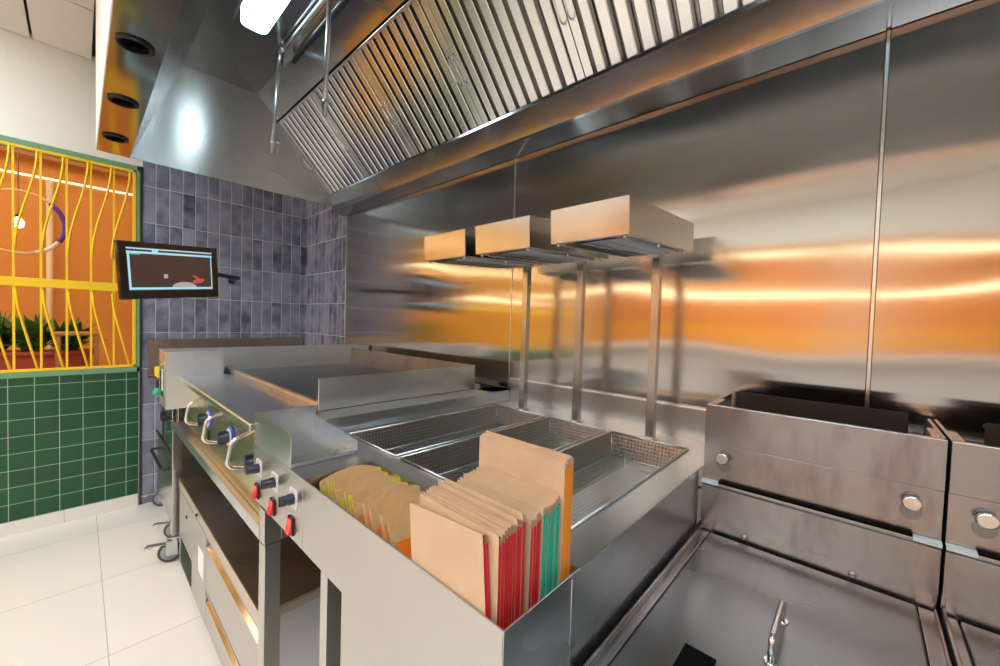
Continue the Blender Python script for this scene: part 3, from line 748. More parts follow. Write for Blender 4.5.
# ================================================================== GRIDDLE
gr = thing('griddle', 'wide steel griddle with dark cooking plate and high side guards', 'griddle', (-1.75, 0.75, 0.98))
GZ = 1.0
b = MB(); b.box(-2.29, -1.2065, 0.318, 0.505, GZ - 0.003, GZ); b.prism([(0.318, GZ), (0.314, GZ - 0.004), (0.314, GZ - 0.022), (0.318, GZ - 0.022)], 'X', -2.29, -1.2065)
b.box(-1.2355, -1.131, 0.491, 1.300, GZ - 0.003, GZ); b.box(-2.3755, -1.131, 1.185, 1.300, GZ - 0.003, GZ)
obj('top_ledge', b, M['steel'], gr, bevel=0.001)
b = MB(); b.box(-1.1335, -1.131, 0.4905, 1.300, DZ + 0.001, GZ - 0.0032); b.box(-1.2045, -1.131, 0.4885, 0.4905, DZ + 0.001, GZ - 0.0032); obj('side_curb', b, M['steel_y'], gr)
b = MB(); b.box(-2.375, -1.242, 0.5345, 1.178, 0.960, 1.006); obj('cooking_plate', b, M['griddle'], gr, bevel=0.002)
b = MB()
segs = [-2.376, -2.06, -1.70, -1.242]
for i in range(3): b.prism([(0.506, GZ - 0.01), (0.506, GZ + 0.018), (0.511, GZ + 0.027), (0.520, GZ + 0.031), (0.529, GZ + 0.026), (0.5335, GZ + 0.012), (0.534, 0.972), (0.530, 0.965)], 'X', segs[i] + 0.002, segs[i + 1] - 0.002)
obj('front_nosing', b, M['burnt'], gr, bevel=0.002)
b = MB(); b.box(-1.2415, -1.2370, 0.510, 1.184, GZ + 0.0005, 1.104); obj('side_guard', b, M['steel_y'], gr, bevel=0.0018)
b = MB(); b.box(-2.375, -1.242, 1.1795, 1.184, 0.975, 1.104); obj('back_guard', b, M['burnt'], gr, bevel=0.001)
b = MB(); b.box(-2.285, -1.225, 0.410, 1.178, 0.690, 0.9595); obj('burner_box', b, M['burner'], gr, bevel=0.003)
# end housing at the tiled side
b = MB(); b.box(-2.50, -2.290, 0.267, 0.484, 0.853, 1.112); b.box(-2.50, -2.376, 0.4842, 1.300, 0.853, 1.112)
b.box(-2.29, -2.2885, 0.361, 0.3635, 0.86, 1.112)
b.box(-2.51, -2.287, 0.264, 0.486, 1.112, 1.1155); b.box(-2.51, -2.373, 0.486, 1.300, 1.112, 1.1155)
obj('end_housing', b, M['housing'], gr, bevel=0.003)
b = MB(); b.box(-2.345, -2.302, 0.2655, 0.267, 1.068, 1.106); b.box(-2.34, -2.325, 0.2653, 0.2656, 1.075, 1.098, 1); obj('warning_label', b, [M['orange_label'], M['black']], gr)
b = MB(); b.box(-2.46, -2.33, 0.2645, 0.267, 0.90, 1.060); b.box(-2.40, -2.36, 0.2640, 0.2648, 0.93, 1.03, 1); obj('reflection_plate', b, [M['chrome'], M['dial']], gr, bevel=0.001)  # polished face; the pale patch is its white reflection put into colour
# sloping control fascia; its gold tint stands in for a yellow reflection
b = MB(); b.prism([(0.358, GZ - 0.004), (0.350, 0.726), (0.356, 0.726), (0.364, GZ - 0.004)], 'X', -2.29, -1.2065); obj('control_fascia', b, steel('gold_tinted_fascia', (0.78, 0.68, 0.44), 0.33, 'X'), gr, bevel=0.0008)
def fy(z): return 0.358 - (GZ - 0.004 - z) * 0.008 / 0.270
for kx in (-1.915, -1.605, -1.290):
    b = MB(); b.tube(bend([(kx, fy(0.962), 0.962), (kx + 0.01, 0.290, 0.943), (kx + 0.002, 0.280, 0.866), (kx, fy(0.846), 0.846)], 0.024, 7), 0.0055, 12)
    b.lathe([(0.010, 0), (0.010, 0.004)], (kx, fy(0.962), 0.962), (0, -1, 0), 12); b.lathe([(0.010, 0), (0.010, 0.004)], (kx, fy(0.846), 0.846), (0, -1, 0), 12)
    obj('knob_guard', b, M['chrome'], gr)
for kx in (-1.88, -1.56, -1.250):
    kz = 0.880; ky = fy(kz)
    b = MB(); b.lathe([(0.036, 0), (0.036, 0.006), (0.031, 0.008), (0.022, 0.008)], (kx, ky, kz), (0, -1, 0), 28); be = obj('bezel', b, M['blue'], gr)
    b = MB(); b.lathe([(0.030, 0.008), (0.030, 0.0095), (0.021, 0.0095)], (kx, ky, kz), (0, -1, 0), 28); obj('bezel_face', b, M['dial'], be)
    b = MB(); b.lathe([(0.020, 0.009), (0.020, 0.014), (0.016, 0.018), (0.014, 0.034), (0.013, 0.037)], (kx, ky, kz), (0, -1, 0), 24); b.box(kx - 0.008, kx + 0.008, ky - 0.040, ky - 0.016, kz - 0.024, kz + 0.024)
    obj('control_knob', b, M['navy'], gr, bevel=0.002)
    b = MB(); b.box(kx - 0.003, kx + 0.003, ky - 0.008, ky + 0.001, kz - 0.085, kz - 0.045); obj('dark_bar', b, M['black'], gr, bevel=0.001)  # thin dark bar below the knob
b = MB(); b.box(-1.262, -1.21, 1.243, 1.262, GZ, GZ + 0.008); b.box(-1.250, -1.244, 1.238, 1.266, GZ + 0.008, GZ + 0.015); b.box(-1.226, -1.220, 1.240, 1.264, GZ + 0.008, GZ + 0.013)
# clip lies on the griddle's top ledge
tag(obj('latch_clip', b, M['black'], None, bevel=0.001), 'small black clip lying on the ledge behind the griddle', 'clip')

# ================================================================== STAND (frame, rail channel, casters)
sd = thing('equipment_stand', 'stainless stand with channel rail and casters under the griddle', 'stand', (-1.9, 0.7, 0.0))
b = MB(); b.prism([(0.324, 0.702), (0.324, 0.738), (0.328, 0.738), (0.328, 0.724), (0.390, 0.724), (0.390, 0.718), (0.330, 0.718), (0.330, 0.702)], 'X', -2.60, -1.148)
obj('channel_rail', b, M['burnt' if False else 'steel'], sd)
b = MB(); b.box(-1.1475, -1.1085, 0.3255, 0.3255 + 0.040, 0.702, 0.7925); b.box(-1.1470, -1.1095, 0.366, 0.392, 0.703, 0.785); obj('gusset_post', b, M['steel_z'], sd, bevel=0.001)
for (x, y) in ((-2.60, 0.325), (-1.150, 0.325), (-2.60, 1.22), (-1.150, 1.22)):
    b = MB(); b.box(x, x + 0.042, y, y + 0.042, 0.135, 0.7015); lg = obj('leg', b, M['steel_z'], sd, bevel=0.003)
def caster(parent, x, y, z0=0.135, r=0.05, yaw=20):
    m = Matrix.Translation((x, y, 0)) @ Matrix.Rotation(R(yaw), 4, 'Z')
    def T(p): return m @ Vector(p)
    b = MB(); b.box(-0.03, 0.03, -0.03, 0.03, z0 - 0.006, z0, tf=m); b.lathe([(0.022, z0 - 0.025), (0.024, z0 - 0.006)], T((0, 0, 0)), (0, 0, 1), 16)
    for s_ in (-1, 1): b.prism([(-0.022, z0 - 0.025), (0.022, z0 - 0.025), (0.040, r - 0.008), (0.018, r - 0.014)], 'Y', s_ * 0.020, s_ * 0.0225) if False else b.box(-0.012, 0.036, s_ * 0.020, s_ * 0.0225, r - 0.012, z0 - 0.02, tf=m)
    b.box(-0.012, 0.030, -0.0225, 0.0225, z0 - 0.03, z0 - 0.025, tf=m)
    c = obj('caster', b, M['zinc'], parent, bevel=0.001)
    b = MB(); b.lathe([(0.012, -0.016), (r * 0.72, -0.0155), (r * 0.74, -0.012), (r * 0.74, 0.012), (r * 0.72, 0.0155), (0.012, 0.016)], T((0.024, 0, r)), m.to_3x3() @ Vector((0, 1, 0)), 24); obj('wheel', b, M['rubber'], c)
    b = MB(); b.lathe([(r * 0.70, -0.014), (r * 0.95, -0.014), (r, -0.009), (r, 0.009), (r * 0.95, 0.014), (r * 0.70, 0.014)], T((0.024, 0, r)), m.to_3x3() @ Vector((0, 1, 0)), 28); obj('tyre', b, M['tyre'], c)
    b = MB(); b.box(0.030, 0.110, -0.014, 0.014, z0 - 0.042, z0 - 0.037, tf=m); b.box(0.095, 0.125, -0.018, 0.018, z0 - 0.048, z0 - 0.040, tf=m); b.box(0.020, 0.040, -0.014, 0.014, z0 - 0.042, z0 - 0.025, tf=m); obj('brake_lever', b, M['zinc'], c, bevel=0.001)
caster(sd, -2.579, 0.346, 0.135, 0.052, -112)
caster(sd, -1.129, 0.346, 0.135, 0.052, 80)
caster(sd, -2.579, 1.24, 0.135, 0.052, 30); caster(sd, -1.129, 1.24, 0.135, 0.052, 60)

# ================================================================== DRAWER CABINET under the griddle
CX0, CX1, CY = -2.49, -1.205, 0.347
dc = thing('drawer_cabinet', 'low refrigerated steel cabinet with two drawers under the griddle', 'cabinet', (-1.85, 0.75, 0.0))
b = MB(); b.box(CX0, CX1, CY + 0.022, 1.12, 0.025, 0.425); obj('carcass', b, M['steel'], dc, bevel=0.002)
b = MB(); b.box(CX0 - 0.004, CX1 + 0.004, CY + 0.006, 1.13, 0.425, 0.4515); b.box(CX0 - 0.004, CX1 + 0.004, CY - 0.004, CY + 0.008, 0.415, 0.458); b.box(CX1 - 0.006, CX1 + 0.004, CY + 0.008, 1.13, 0.452, 0.457)
obj('worktop', b, M['worktop'], dc, bevel=0.002)
b = MB(); b.box(-1.900, CX1 - 0.002, CY + 0.004, CY + 0.021, 0.407, 0.4145); obj('dark_gap_strip', b, M['black'], dc)  # black strip stands in for the dark gap under the rim
def drawer(z0, z1):
    b = MB(); b.box(-1.885, CX1 - 0.004, CY - 0.001, CY + 0.021, z0, z1 - 0.046); b.box(-1.885, CX1 - 0.004, CY - 0.001, CY + 0.021, z1 - 0.006, z1)
    d = obj('drawer', b, M['panel'], dc, bevel=0.001)
    b = MB(); b.prism([(CY - 0.0012, z1 - 0.0458), (CY + 0.016, z1 - 0.038), (CY + 0.021, z1 - 0.0062), (CY + 0.021, z1 - 0.0458)], 'X', -1.885, CX1 - 0.004); obj('pull_channel', b, M['chrome'], d)
drawer(0.188, 0.406); drawer(0.040, 0.180)
b = MB(); b.box(CX0, -1.892, CY - 0.001, CY + 0.021, 0.035, 0.406); obj('vent_panel', b, M['panel'], dc, bevel=0.001)
b = MB()
b.box(-2.445, -2.175, CY - 0.0014, CY - 0.0008, 0.050, 0.172)
for k in range(8):
    z = 0.054 + k * 0.0148; b.prism([(CY - 0.0014, z), (CY - 0.004, z + 0.001), (CY - 0.0014, z + 0.0035)], 'X', -2.442, -2.178, 1)
obj('louvres', b, [M['matt_black'], M['panel']], dc)
b = MB(); b.box(-2.03, -1.93, CY - 0.002, CY - 0.001, 0.20, 0.31); obj('label_sticker', b, M['paper_label'], dc)
b = MB(); b.lathe([(0.006, 0), (0.006, 0.006)], (-2.04, CY - 0.004, 0.437), (0, -1, 0), 10); b.lathe([(0.0085, 0), (0.0085, 0.004)], (-2.30, CY - 0.001, 0.33), (0, -1, 0), 14); obj('lock', b, M['black'], dc)
b = MB()
for x in (CX0 + 0.08, CX1 - 0.08):
    for y in (0.42, 1.05): b.lathe([(0.02, 0), (0.016, 0.026)], (x, y, 0), (0, 0, 1), 12)
obj('feet', b, M['black'], dc)

# base cabinet beneath the bag slot
bc = thing('base_cabinet', 'plain steel base cabinet beneath the paper bag slot', 'cabinet', (-0.49, 0.65, 0.0))
b = MB(); b.box(-0.700, -0.284, 0.338, 1.0, 0.0, 0.795); obj('body', b, M['panel'], bc, bevel=0.002)
b = MB(); b.box(-0.694, -0.290, 0.3345, 0.338, 0.08, 0.790); obj('door', b, M['panel'], bc, bevel=0.0015)

# ================================================================== FRYERS
def mk_fryer():
    r = thing('fryer', 'x x x x', 'fryer', (0, 0, 0), 'fryers in a row against the steel wall')
    W = 0.394; F = 1.050
    b = MB(); b.box(0, W, 0.33, 1.29, 0.10, 0.788); b.box(0, 0.020, 0.32, F, 0.788, 0.800); b.box(W - 0.024, W, 0.32, F, 0.788, 0.800)
    b.box(0.0, 0.006, 0.32, F, 0.80, 0.812); b.box(W - 0.004, W, 0.32, F, 0.80, 0.806)
    for x in (0.03, W - 0.07):
        for y in (0.40, 1.2): b.box(x, x + 0.04, y, y + 0.04, 0.0, 0.10)
    obj('cabinet_body', b, M['fryer'], r, bevel=0.002, local=True)
    b = MB(); b.box(0.022, W - 0.026, 0.32, F - 0.004, 0.790, 0.8025); ld = obj('lid', b, M['lid'], r, bevel=0.003, local=True)
    hx = 0.194
    b = MB(); b.tube(bend([(hx, 0.817, 0.8025), (hx, 0.817, 0.838), (hx, 0.703, 0.838), (hx, 0.703, 0.8025)], 0.010, 6), 0.0048, 12)
    b.lathe([(0.010, 0), (0.009, 0.003)], (hx, 0.817, 0.8025), (0, 0, 1), 12); b.lathe([(0.010, 0), (0.009, 0.003)], (hx, 0.703, 0.8025), (0, 0, 1), 12)
    obj('handle', b, M['chrome'], ld, local=True)
    # riser: hollow flue with open top
    b = MB()
    b.box(0, W, F, F + 0.006, 1.020, 1.113); b.box(0, W, F + 0.006, F + 0.016, 1.104, 1.113)
    b.box(0, 0.006, F + 0.006, 1.285, 0.79, 1.113); b.box(W - 0.006, W, F + 0.006, 1.285, 0.79, 1.113); b.box(0.006, 0.018, F + 0.016, 1.16, 1.105, 1.113); b.box(W - 0.018, W - 0.006, F + 0.016, 1.16, 1.105, 1.113)
    b.box(0, W, 1.175, 1.285, 0.80, 1.070)
    up = obj('flue_riser', b, M['fryer'], r, bevel=0.0012, local=True)
    b = MB(); b.box(0.018, W - 0.018, F + 0.016, 1.175, 1.060, 1.068); obj('flue_throat', b, M['char'], up, local=True)
    b = MB(); b.box(0.048, W - 0.045, 1.125, 1.131, 1.066, 1.142); b.box(0.048, W - 0.045, 1.131, 1.150, 1.130, 1.136); obj('flue_deflector', b, M['char'], r, bevel=0.001, local=True)
    b = MB(); b.box(0, W, F + 0.003, F + 0.008, 0.930, 1.0195); obj('splash_panel', b, M['fryer'], r, bevel=0.001, local=True)
    b = MB(); b.prism([(F - 0.004, 0.832), (F - 0.006, 0.916), (F - 0.012, 0.922), (F - 0.012, 0.928), (F + 0.003, 0.929), (F + 0.003, 0.832)], 'X', 0, W); ap = obj('apron', b, M['fryer'], r, bevel=0.001, local=True)
    for sx0, sx1 in ((0.0, 0.036), (W - 0.036, W)):
        b = MB(); b.prism([(F - 0.0125, 0.9225), (F - 0.0125, 0.9285), (F + 0.002, 0.9305), (F + 0.002, 0.9290), (F - 0.0115, 0.9270)], 'X', sx0, sx1); obj('sealant', b, M['sealant'], ap, local=True)
    b = MB(); b.prism(capsule(0.036, W - 0.036, F - 0.011, F + 0.002, 0.005), 'Z', 0.9285, 0.9335); obj('drip_slot', b, M['matt_black'], ap, local=True)
    b = MB(); b.box(0, W, F + 0.008, F + 0.014, 0.795, 0.832); obj('lower_strip', b, M['fryer'], r, local=True)
    for x in (0.092, 0.28):
        b = MB(); b.lathe([(0.0065, 0), (0.0065, 0.002), (0.004, 0.0035)], (x, F + 0.008, 0.813), (0, -1, 0), 14); b.box(x - 0.004, x + 0.004, F + 0.0038, F + 0.0048, 0.8122, 0.8138, 1); obj('screw', b, [M['zinc'], M['black']], r, local=True)
    for x in (0.043, 0.354):
        # hanger stud in a keyhole plate
        b = MB()
        pts = []
        n = 14
        for k in range(n + 1): a = R(-60 + 300 * k / n + 180 + 30 - 0); 
        for k in range(n + 1):
            a = R(135 + 270 * k / n); pts.append((x + 0.015 * math.cos(a), 0.970 + 0.015 * math.sin(a)))
        for k in range(n + 1):
            a = R(-45 + 270 * k / n); pts.append((x + 0.012 * math.cos(a), 0.992 + 0.012 * math.sin(a)))
        b.prism(pts, 'Y', F + 0.0015, F + 0.0035); kp = obj('keyhole_plate', b, M['lid'], r, bevel=0.0005, local=True)
        b = MB(); b.lathe([(0.008, 0), (0.008, 0.010), (0.0125, 0.011), (0.0135, 0.013), (0.0135, 0.016), (0.011, 0.018)], (x, F + 0.0015, 0.990), (0, -1, 0), 24); obj('stud', b, M['chrome'], kp, local=True)
    # front door and control strip of the cabinet (seen from the aisle)
    b = MB(); b.box(0.006, W - 0.006, 0.316, 0.3295, 0.14, 0.62); fd = obj('door', b, M['panel'], r, bevel=0.002, local=True)
    b = MB(); b.tube(bend([(W - 0.05, 0.316, 0.56), (W - 0.05, 0.285, 0.56), (W - 0.05, 0.285, 0.42), (W - 0.05, 0.316, 0.42)], 0.01), 0.006, 10); obj('door_handle', b, M['chrome'], fd, local=True)
    b = MB(); b.box(0.006, W - 0.006, 0.318, 0.3295, 0.63, 0.785); obj('control_strip', b, M['panel'], r, bevel=0.002, local=True)
    return r
fr = mk_fryer(); fl = ['stained steel fryer with flat lid beside the holding counter', 'second stained steel fryer at the open end of the row', 'third steel fryer beyond the second one']
for k in range(2):
    o = fr if k == 0 else copy_tree(fr); o.location = (-0.272 + 0.3985 * k, 0, 0); o['label'] = fl[k]
# black block on the lid
b = MB(); b.box(-0.181, -0.137, 0.42, 0.646, 0.8032, 0.8062)
tag(obj('handle_grip', b, M['matt_black'], None, bevel=0.0008), 'flat black rectangular grip lying on the fryer lid', 'grip')

# ================================================================== NEIGHBOUR: oven cabinet in the gap by the tiled wall
ov = thing('oven', 'steel oven on casters in the gap by the grey tiles', 'oven', (-3.05, 0.75, 0.0))
b = MB(); b.box(-3.40, -2.66, 0.36, 1.20, 0.13, 0.84); obj('body', b, M['steel_z'], ov, bevel=0.003)
b = MB(); b.box(-3.24, -2.67, 0.338, 0.3595, 0.545, 0.815); d1 = obj('door', b, steel('oven_door_mirror', (0.6, 0.6, 0.62), 0.12, 'Z'), ov, bevel=0.003)
b = MB(); b.box(-3.00, -2.95, 0.325, 0.338, 0.66, 0.71); b.box(-2.90, -2.84, 0.318, 0.338, 0.685, 0.70); obj('latch', b, M['black'], d1, bevel=0.002)
b = MB(); b.box(-3.24, -2.67, 0.338, 0.3595, 0.15, 0.53); d2 = obj('door', b, M['steel_z'], ov, bevel=0.003)
b = MB(); b.tube(bend([(-3.20, 0.338, 0.44), (-3.20, 0.305, 0.44), (-2.74, 0.305, 0.44), (-2.74, 0.338, 0.44)], 0.015), 0.008, 10); obj('bar_handle', b, M['black'], d2)
b = MB(); b.box(-3.26, -2.66, 0.335, 0.36, 0.53, 0.546); obj('trim_bar', b, M['black'], ov)
for x, y, yw in ((-3.37, 0.40, -110), (-2.83, 0.395, -120), (-3.36, 1.12, 30), (-2.75, 1.12, 10)): caster(ov, x, y, 0.13, 0.05, yw)
# worktable splash against the tiles, gas valve, hose
b = MB(); b.box(WX + 0.012, WX + 0.016, 0.312, 1.298, 0.86, 1.108); b.box(WX + 0.010, WX + 0.020, 0.309, 1.300, 1.106, 1.110); b.box(WX + 0.012, -3.36, 0.312, 1.298, 0.852, 0.858)
tag(obj('wall_splash', b, M['burnt'], None, bevel=0.0008), 'low brown tinted steel splash plate against the grey tiles', 'splash plate')
gv = thing('gas_valve', 'yellow handled gas valve with green knob by the griddle end', 'valve', (-2.62, 0.29, 0.90))
b = MB(); b.tube(bend([(-2.498, 0.300, 0.885), (-2.60, 0.285, 0.885), (-2.70, 0.285, 0.86)], 0.02), 0.010, 10); b.lathe([(0.016, -0.02), (0.016, 0.02)], (-2.58, 0.286, 0.885), (1, 0, 0), 12); b.lathe([(0.014, -0.012), (0.016, 0.012)], (-2.70, 0.285, 0.86), (1, 0, 0.2), 12); obj('valve_body', b, M['zinc'], gv)
b = MB(); b.lathe([(0.015, 0), (0.018, 0.006), (0.018, 0.016), (0.012, 0.020)], (-2.565, 0.272, 0.895), (0.5, -1, 0.3), 16); obj('green_knob', b, M['valve_green'], gv, bevel=0.001)
b = MB(); b.tube([(-2.58, 0.30, 0.89), (-2.66, 0.292, 0.955), (-2.68, 0.288, 0.965)], 0.008, 8); obj('riser_pipe', b, M['zinc'], gv)
b = MB(); b.box(-2.74, -2.62, 0.272, 0.300, 0.955, 1.005); obj('yellow_handle', b, M['valve_yellow'], gv, bevel=0.006)

# ================================================================== MONITOR
mon = thing('monitor', 'black monitor showing a pale framed window on a wall arm', 'monitor', (-2.869, 0.367, 1.525))
mon.rotation_mode = 'QUATERNION'
Rm = Matrix.Rotation(R(25.0), 3, 'Z') @ Matrix.Rotation(R(3.4), 3, 'Y') @ Matrix.Rotation(R(5.8), 3, 'X')
mon.rotation_quaternion = Rm.to_quaternion()
b = MB(); b.box(-0.030, -0.004, -0.25, 0.25, -0.150, 0.150); b.box(-0.055, -0.030, -0.16, 0.16, -0.10, 0.10); obj('case', b, M['bezel'], mon, bevel=0.005, local=True)
b = MB(); b.box(-0.004, 0.0, -0.25, 0.25, 0.122, 0.150); b.box(-0.004, 0.0, -0.25, 0.25, -0.150, -0.105); b.box(-0.004, 0.0, -0.25, -0.217, -0.105, 0.122); b.box(-0.004, 0.0, 0.220, 0.25, -0.105, 0.122); bz = obj('bezel', b, M['bezel'], mon, bevel=0.001, local=True)
b = MB(); b.box(-0.004, -0.0032, -0.217, 0.220, -0.105, 0.122); scn = obj('screen', b, M['screen_dark'], mon, local=True)
b = MB()
for (y0, y1, z0, z1, k) in ((-0.217, 0.218, 0.112, 0.119, 0), (-0.217, 0.218, 0.090, 0.101, 0), (-0.213, -0.203, -0.088, 0.09, 0), (0.209, 0.214, -0.088, 0.09, 0), (-0.213, 0.214, -0.100, -0.088, 0), (-0.10, -0.07, 0.101, 0.112, 0), (-0.200, -0.155, 0.083, 0.090, 1), (-0.050, -0.030, -0.038, -0.016, 3)):
    b.box(-0.0032, -0.0026, y0, y1, z0, z1, k)
def blob(cy, cz, ry, rz, k, a0=0, a1=360, rot=0):
    pts = []
    for j in range(25):
        a = R(a0 + (a1 - a0) * j / 24); u, v = ry * math.cos(a), rz * math.sin(a); pts.append((cy + u * math.cos(R(rot)) - v * math.sin(R(rot)), cz + u * math.sin(R(rot)) + v * math.cos(R(rot))))
    b.prism(pts[:-1] if a1 - a0 == 360 else pts, 'X', -0.0032, -0.0027, k)
blob(0.055, -0.088, 0.065, 0.030, 3, 0, 180); blob(0.135, -0.052, 0.035, 0.013, 2, 0, 360, 12); blob(0.12, -0.030, 0.020, 0.006, 2, 0, 360, -25)
obj('displayed_window', b, [M['screen_blue'], M['screen_teal'], M['screen_red'], M['screen_pale']], scn, local=True)
b = MB(); mi = (Matrix.Translation(mon.location) @ Rm.to_4x4()).inverted()
P = [Vector((-2.93, 0.40, 1.53)), Vector((-3.06, 0.62, 1.545)), Vector((-3.25, 0.765, 1.55)), Vector((WX + 0.02, 0.781, 1.55))]
b.tube([mi @ p for p in P], 0.014, 10); obj('wall_arm', b, M['navy'], mon, local=True)
b = MB(); b.box(WX + 0.0105, WX + 0.020, 0.762, 0.800, 1.52, 1.58)
tf = mi
for v in b.bm.verts: v.co = tf @ v.co
obj('wall_plate', b, M['navy'], mon, local=True)

# ================================================================== WINDOW GRILLE
gl = thing('window_grille', 'yellow steel grille with bowed bars in the green framed opening', 'grille', (WX, -0.7, wz0))
GXc = WX + 0.004; gy0, gy1 = wy0 + 0.03, wy1 - 0.030; gz0, gz1 = wz0 + 0.034, wz1 - 0.032
b = MB(); q = 0.012
b.box(GXc - q, GXc + q, gy1 - 0.016, gy1, gz0, gz1); b.box(GXc - q, GXc + q, gy0, gy0 + 0.016, gz0, gz1); b.box(GXc - q, GXc + q, gy0, gy1, gz1 - 0.014, gz1); b.box(GXc - q, GXc + q, gy0, gy1, gz0, gz0 + 0.014)
obj('outer_frame', b, M['yellow'], gl, bevel=0.002)
b = MB(); b.box(GXc - 0.006, GXc + 0.006, gy0, gy1, 1.416, 1.466); obj('cross_rail', b, M['yellow'], gl, bevel=0.002)
yk = [0.152 - 0.1 * k for k in range(31)]
for k, y in enumerate(yk):
    b = MB(); b.box(GXc - 0.005, GXc + 0.005, y - 0.005, y + 0.005, gz0, gz1); obj('upright_bar', b, M['yellow'], gl)
for y in [0.238] + yk:
    b = MB()
    pts = []
    for j in range(13):
        u = j / 12; z = gz1 - u * (gz1 - 1.62); s_ = 0.5 + 0.5 * math.cos(PI * min(1, u * 1.0)); pts.append((GXc + 0.006, (y if y < 0.2 else 0.238) - 0.012 - 0.083 * (1 - s_) , z))
    b.tube(pts, 0.006, 8); obj('bowed_bar', b, M['yellow'], gl)
    b = MB()
    pts = [(GXc + 0.006, y - 0.094 + 0.0, 1.40), (GXc + 0.006, y - 0.086, 1.30), (GXc + 0.006, y - 0.055, 1.14), (GXc + 0.006, y - 0.012, gz0 + 0.005)]
    b.tube(bend(pts, 0.05, 5), 0.006, 8); obj('bowed_bar', b, M['yellow'], gl)

# things in the orange room
rp = thing('ring_pendant', 'hanging ring lamp partly wrapped in purple with a glowing bulb', 'pendant lamp', (-4.30, -0.282, 1.885))
def arc(r, a0, a1, n, tr):
    return [(-4.30 , -0.282 + r * math.cos(R(a0 + (a1 - a0) * k / n)), 1.885 + r * math.sin(R(a0 + (a1 - a0) * k / n))) for k in range(n + 1)]
b = MB(); b.tube(arc(0.215, 0, 360, 48, 0)[:-1], 0.008, 8, closed=True); obj('ring', b, M['rattan'], rp)
b = MB(); b.tube(arc(0.215, -30, 48, 14, 0), 0.0155, 10); obj('purple_wrap', b, M['purple'], rp)
b = MB(); b.tube(arc(0.215, -70, -32, 8, 0), 0.012, 10); obj('white_wrap', b, M['white'], rp)
b = MB(); b.tube([(-4.30, -0.282, 3.2), (-4.30, -0.282, 2.10)], 0.004, 6); b.tube([(-4.30, -0.282, 2.10), (-4.30, -0.282, 1.92)], 0.002, 6); obj('cord', b, M['burnt'], rp)
b = MB(); b.lathe([(0.012, 0.055), (0.014, 0.03), (0.0, 0.03)], (-4.30, -0.282, 1.885), (0, 0, 1), 12); obj('lamp_holder', b, M['black'], rp)
b = MB(); b.lathe([(0.010, 0.03), (0.024, 0.008), (0.028, -0.012), (0.020, -0.034), (0.004, -0.042)], (-4.30, -0.282, 1.885), (0, 0, 1), 16); obj('bulb', b, M['bulb'], rp)

pl = thing('planter', 'long dark red planter box standing beyond the grille', 'planter', (-4.05, -0.5, 0.0))
b = MB(); b.box(-4.17, -3.93, -1.6, 0.06, 0.80, 1.005); b.box(-4.19, -3.91, -1.62, 0.08, 0.985, 1.008); obj('trough', b, M['planter'], pl, bevel=0.004)
b = MB()
for y in (-1.5, -0.04):
    for x in (-4.15, -3.99): b.box(x, x + 0.04, y - 0.02, y + 0.02, 0, 0.80)
obj('trestle', b, M['wood'], pl, bevel=0.003)
def plant(loc, n, h, label):
    b = MB(); bm = b.bm
    for k in range(n):
        a = random.uniform(0, 2 * PI); lean = random.uniform(0.05, 0.8); L_ = random.uniform(0.35, 1.0) * h
        base = Vector((random.uniform(-0.03, 0.03), random.uniform(-0.04, 0.04), 0)); d = Vector((math.cos(a) * lean * 0.8, math.sin(a) * lean, 1.0)).normalized()
        side = Vector((-math.sin(a), math.cos(a), 0)); w = random.uniform(0.012, 0.026)
        prev = None
        for j in range(7):
            u = j / 6; p = base + d * L_ * u + Vector((math.cos(a), math.sin(a), 0)) * (u * u * lean * 0.10) - Vector((0, 0, u ** 3 * lean * 0.10)); ww = w * math.sin(PI * min(0.98, 0.12 + 0.86 * u)) + 0.001
            cur = (bm.verts.new(p - side * ww), bm.verts.new(p + side * ww + Vector((0, 0, 0.002))))
            if prev: bm.faces.new((prev[0], prev[1], cur[1], cur[0])).smooth = True
            prev = cur
    o = obj('leafy_plant', b, M['leaf'], None, local=True); o.location = loc
    tag(o, label, 'plant', 'leafy plants in the red planter')
for k, y in enumerate((-0.05, -0.21, -0.37, -0.54)):
    plant((-4.05, y, 1.0085), 120, (0.26, 0.29, 0.33, 0.30, 0.32, 0.3, 0.3)[k], ['leafy green plant at the end of the red planter by the stool', 'leafy green plant second from the end of the red planter', 'tall leafy plant below the ring lamp', 'leafy plant in the middle of the red planter', 'leafy plant past the middle of the red planter', 'leafy plant further along the red planter', 'leafy plant at the hidden end of the red planter'][k])
so = thing('stool', 'small wooden stool standing between planter and grille', 'stool', (-3.78, -0.02, 0.0))
b = MB(); b.box(-3.87, -3.69, -0.11, 0.10, 1.125, 1.145); obj('seat', b, M['wood'], so, bevel=0.004)
for x, y in ((-3.86, -0.10), (-3.72, -0.10), (-3.86, 0.07), (-3.72, 0.07)):
    b = MB(); b.box(x, x + 0.022, y, y + 0.022, 0, 1.125); obj('leg', b, M['wood'], so, bevel=0.002)
b = MB(); b.tube([(-6.12, -0.2, 0.0), (-6.12, -0.2, 2.58)], 0.026, 10)
tag(obj('drain_pipe', b, M['pipe_white'], None), 'pale vertical pipe on the orange wall', 'pipe')
b = MB(); b.tube([(-6.10, -6.4, 2.60), (-6.10, 1.55, 2.60)], 0.011, 8); tag(obj('glowing_pipe', b, M['pipe_glow'], None), 'thin pale pipe with added glow along the top of the orange wall', 'lamp')  # a pale pipe; glow added for a streak in the steel wall
b = MB(); b.box(-6.2, -6.05, -2.6, 1.58, 2.78, 2.92); tag(obj('wooden_beam', b, M['wood'], None, bevel=0.004), 'brown timber beam high on the orange wall', 'beam', kind='structure')

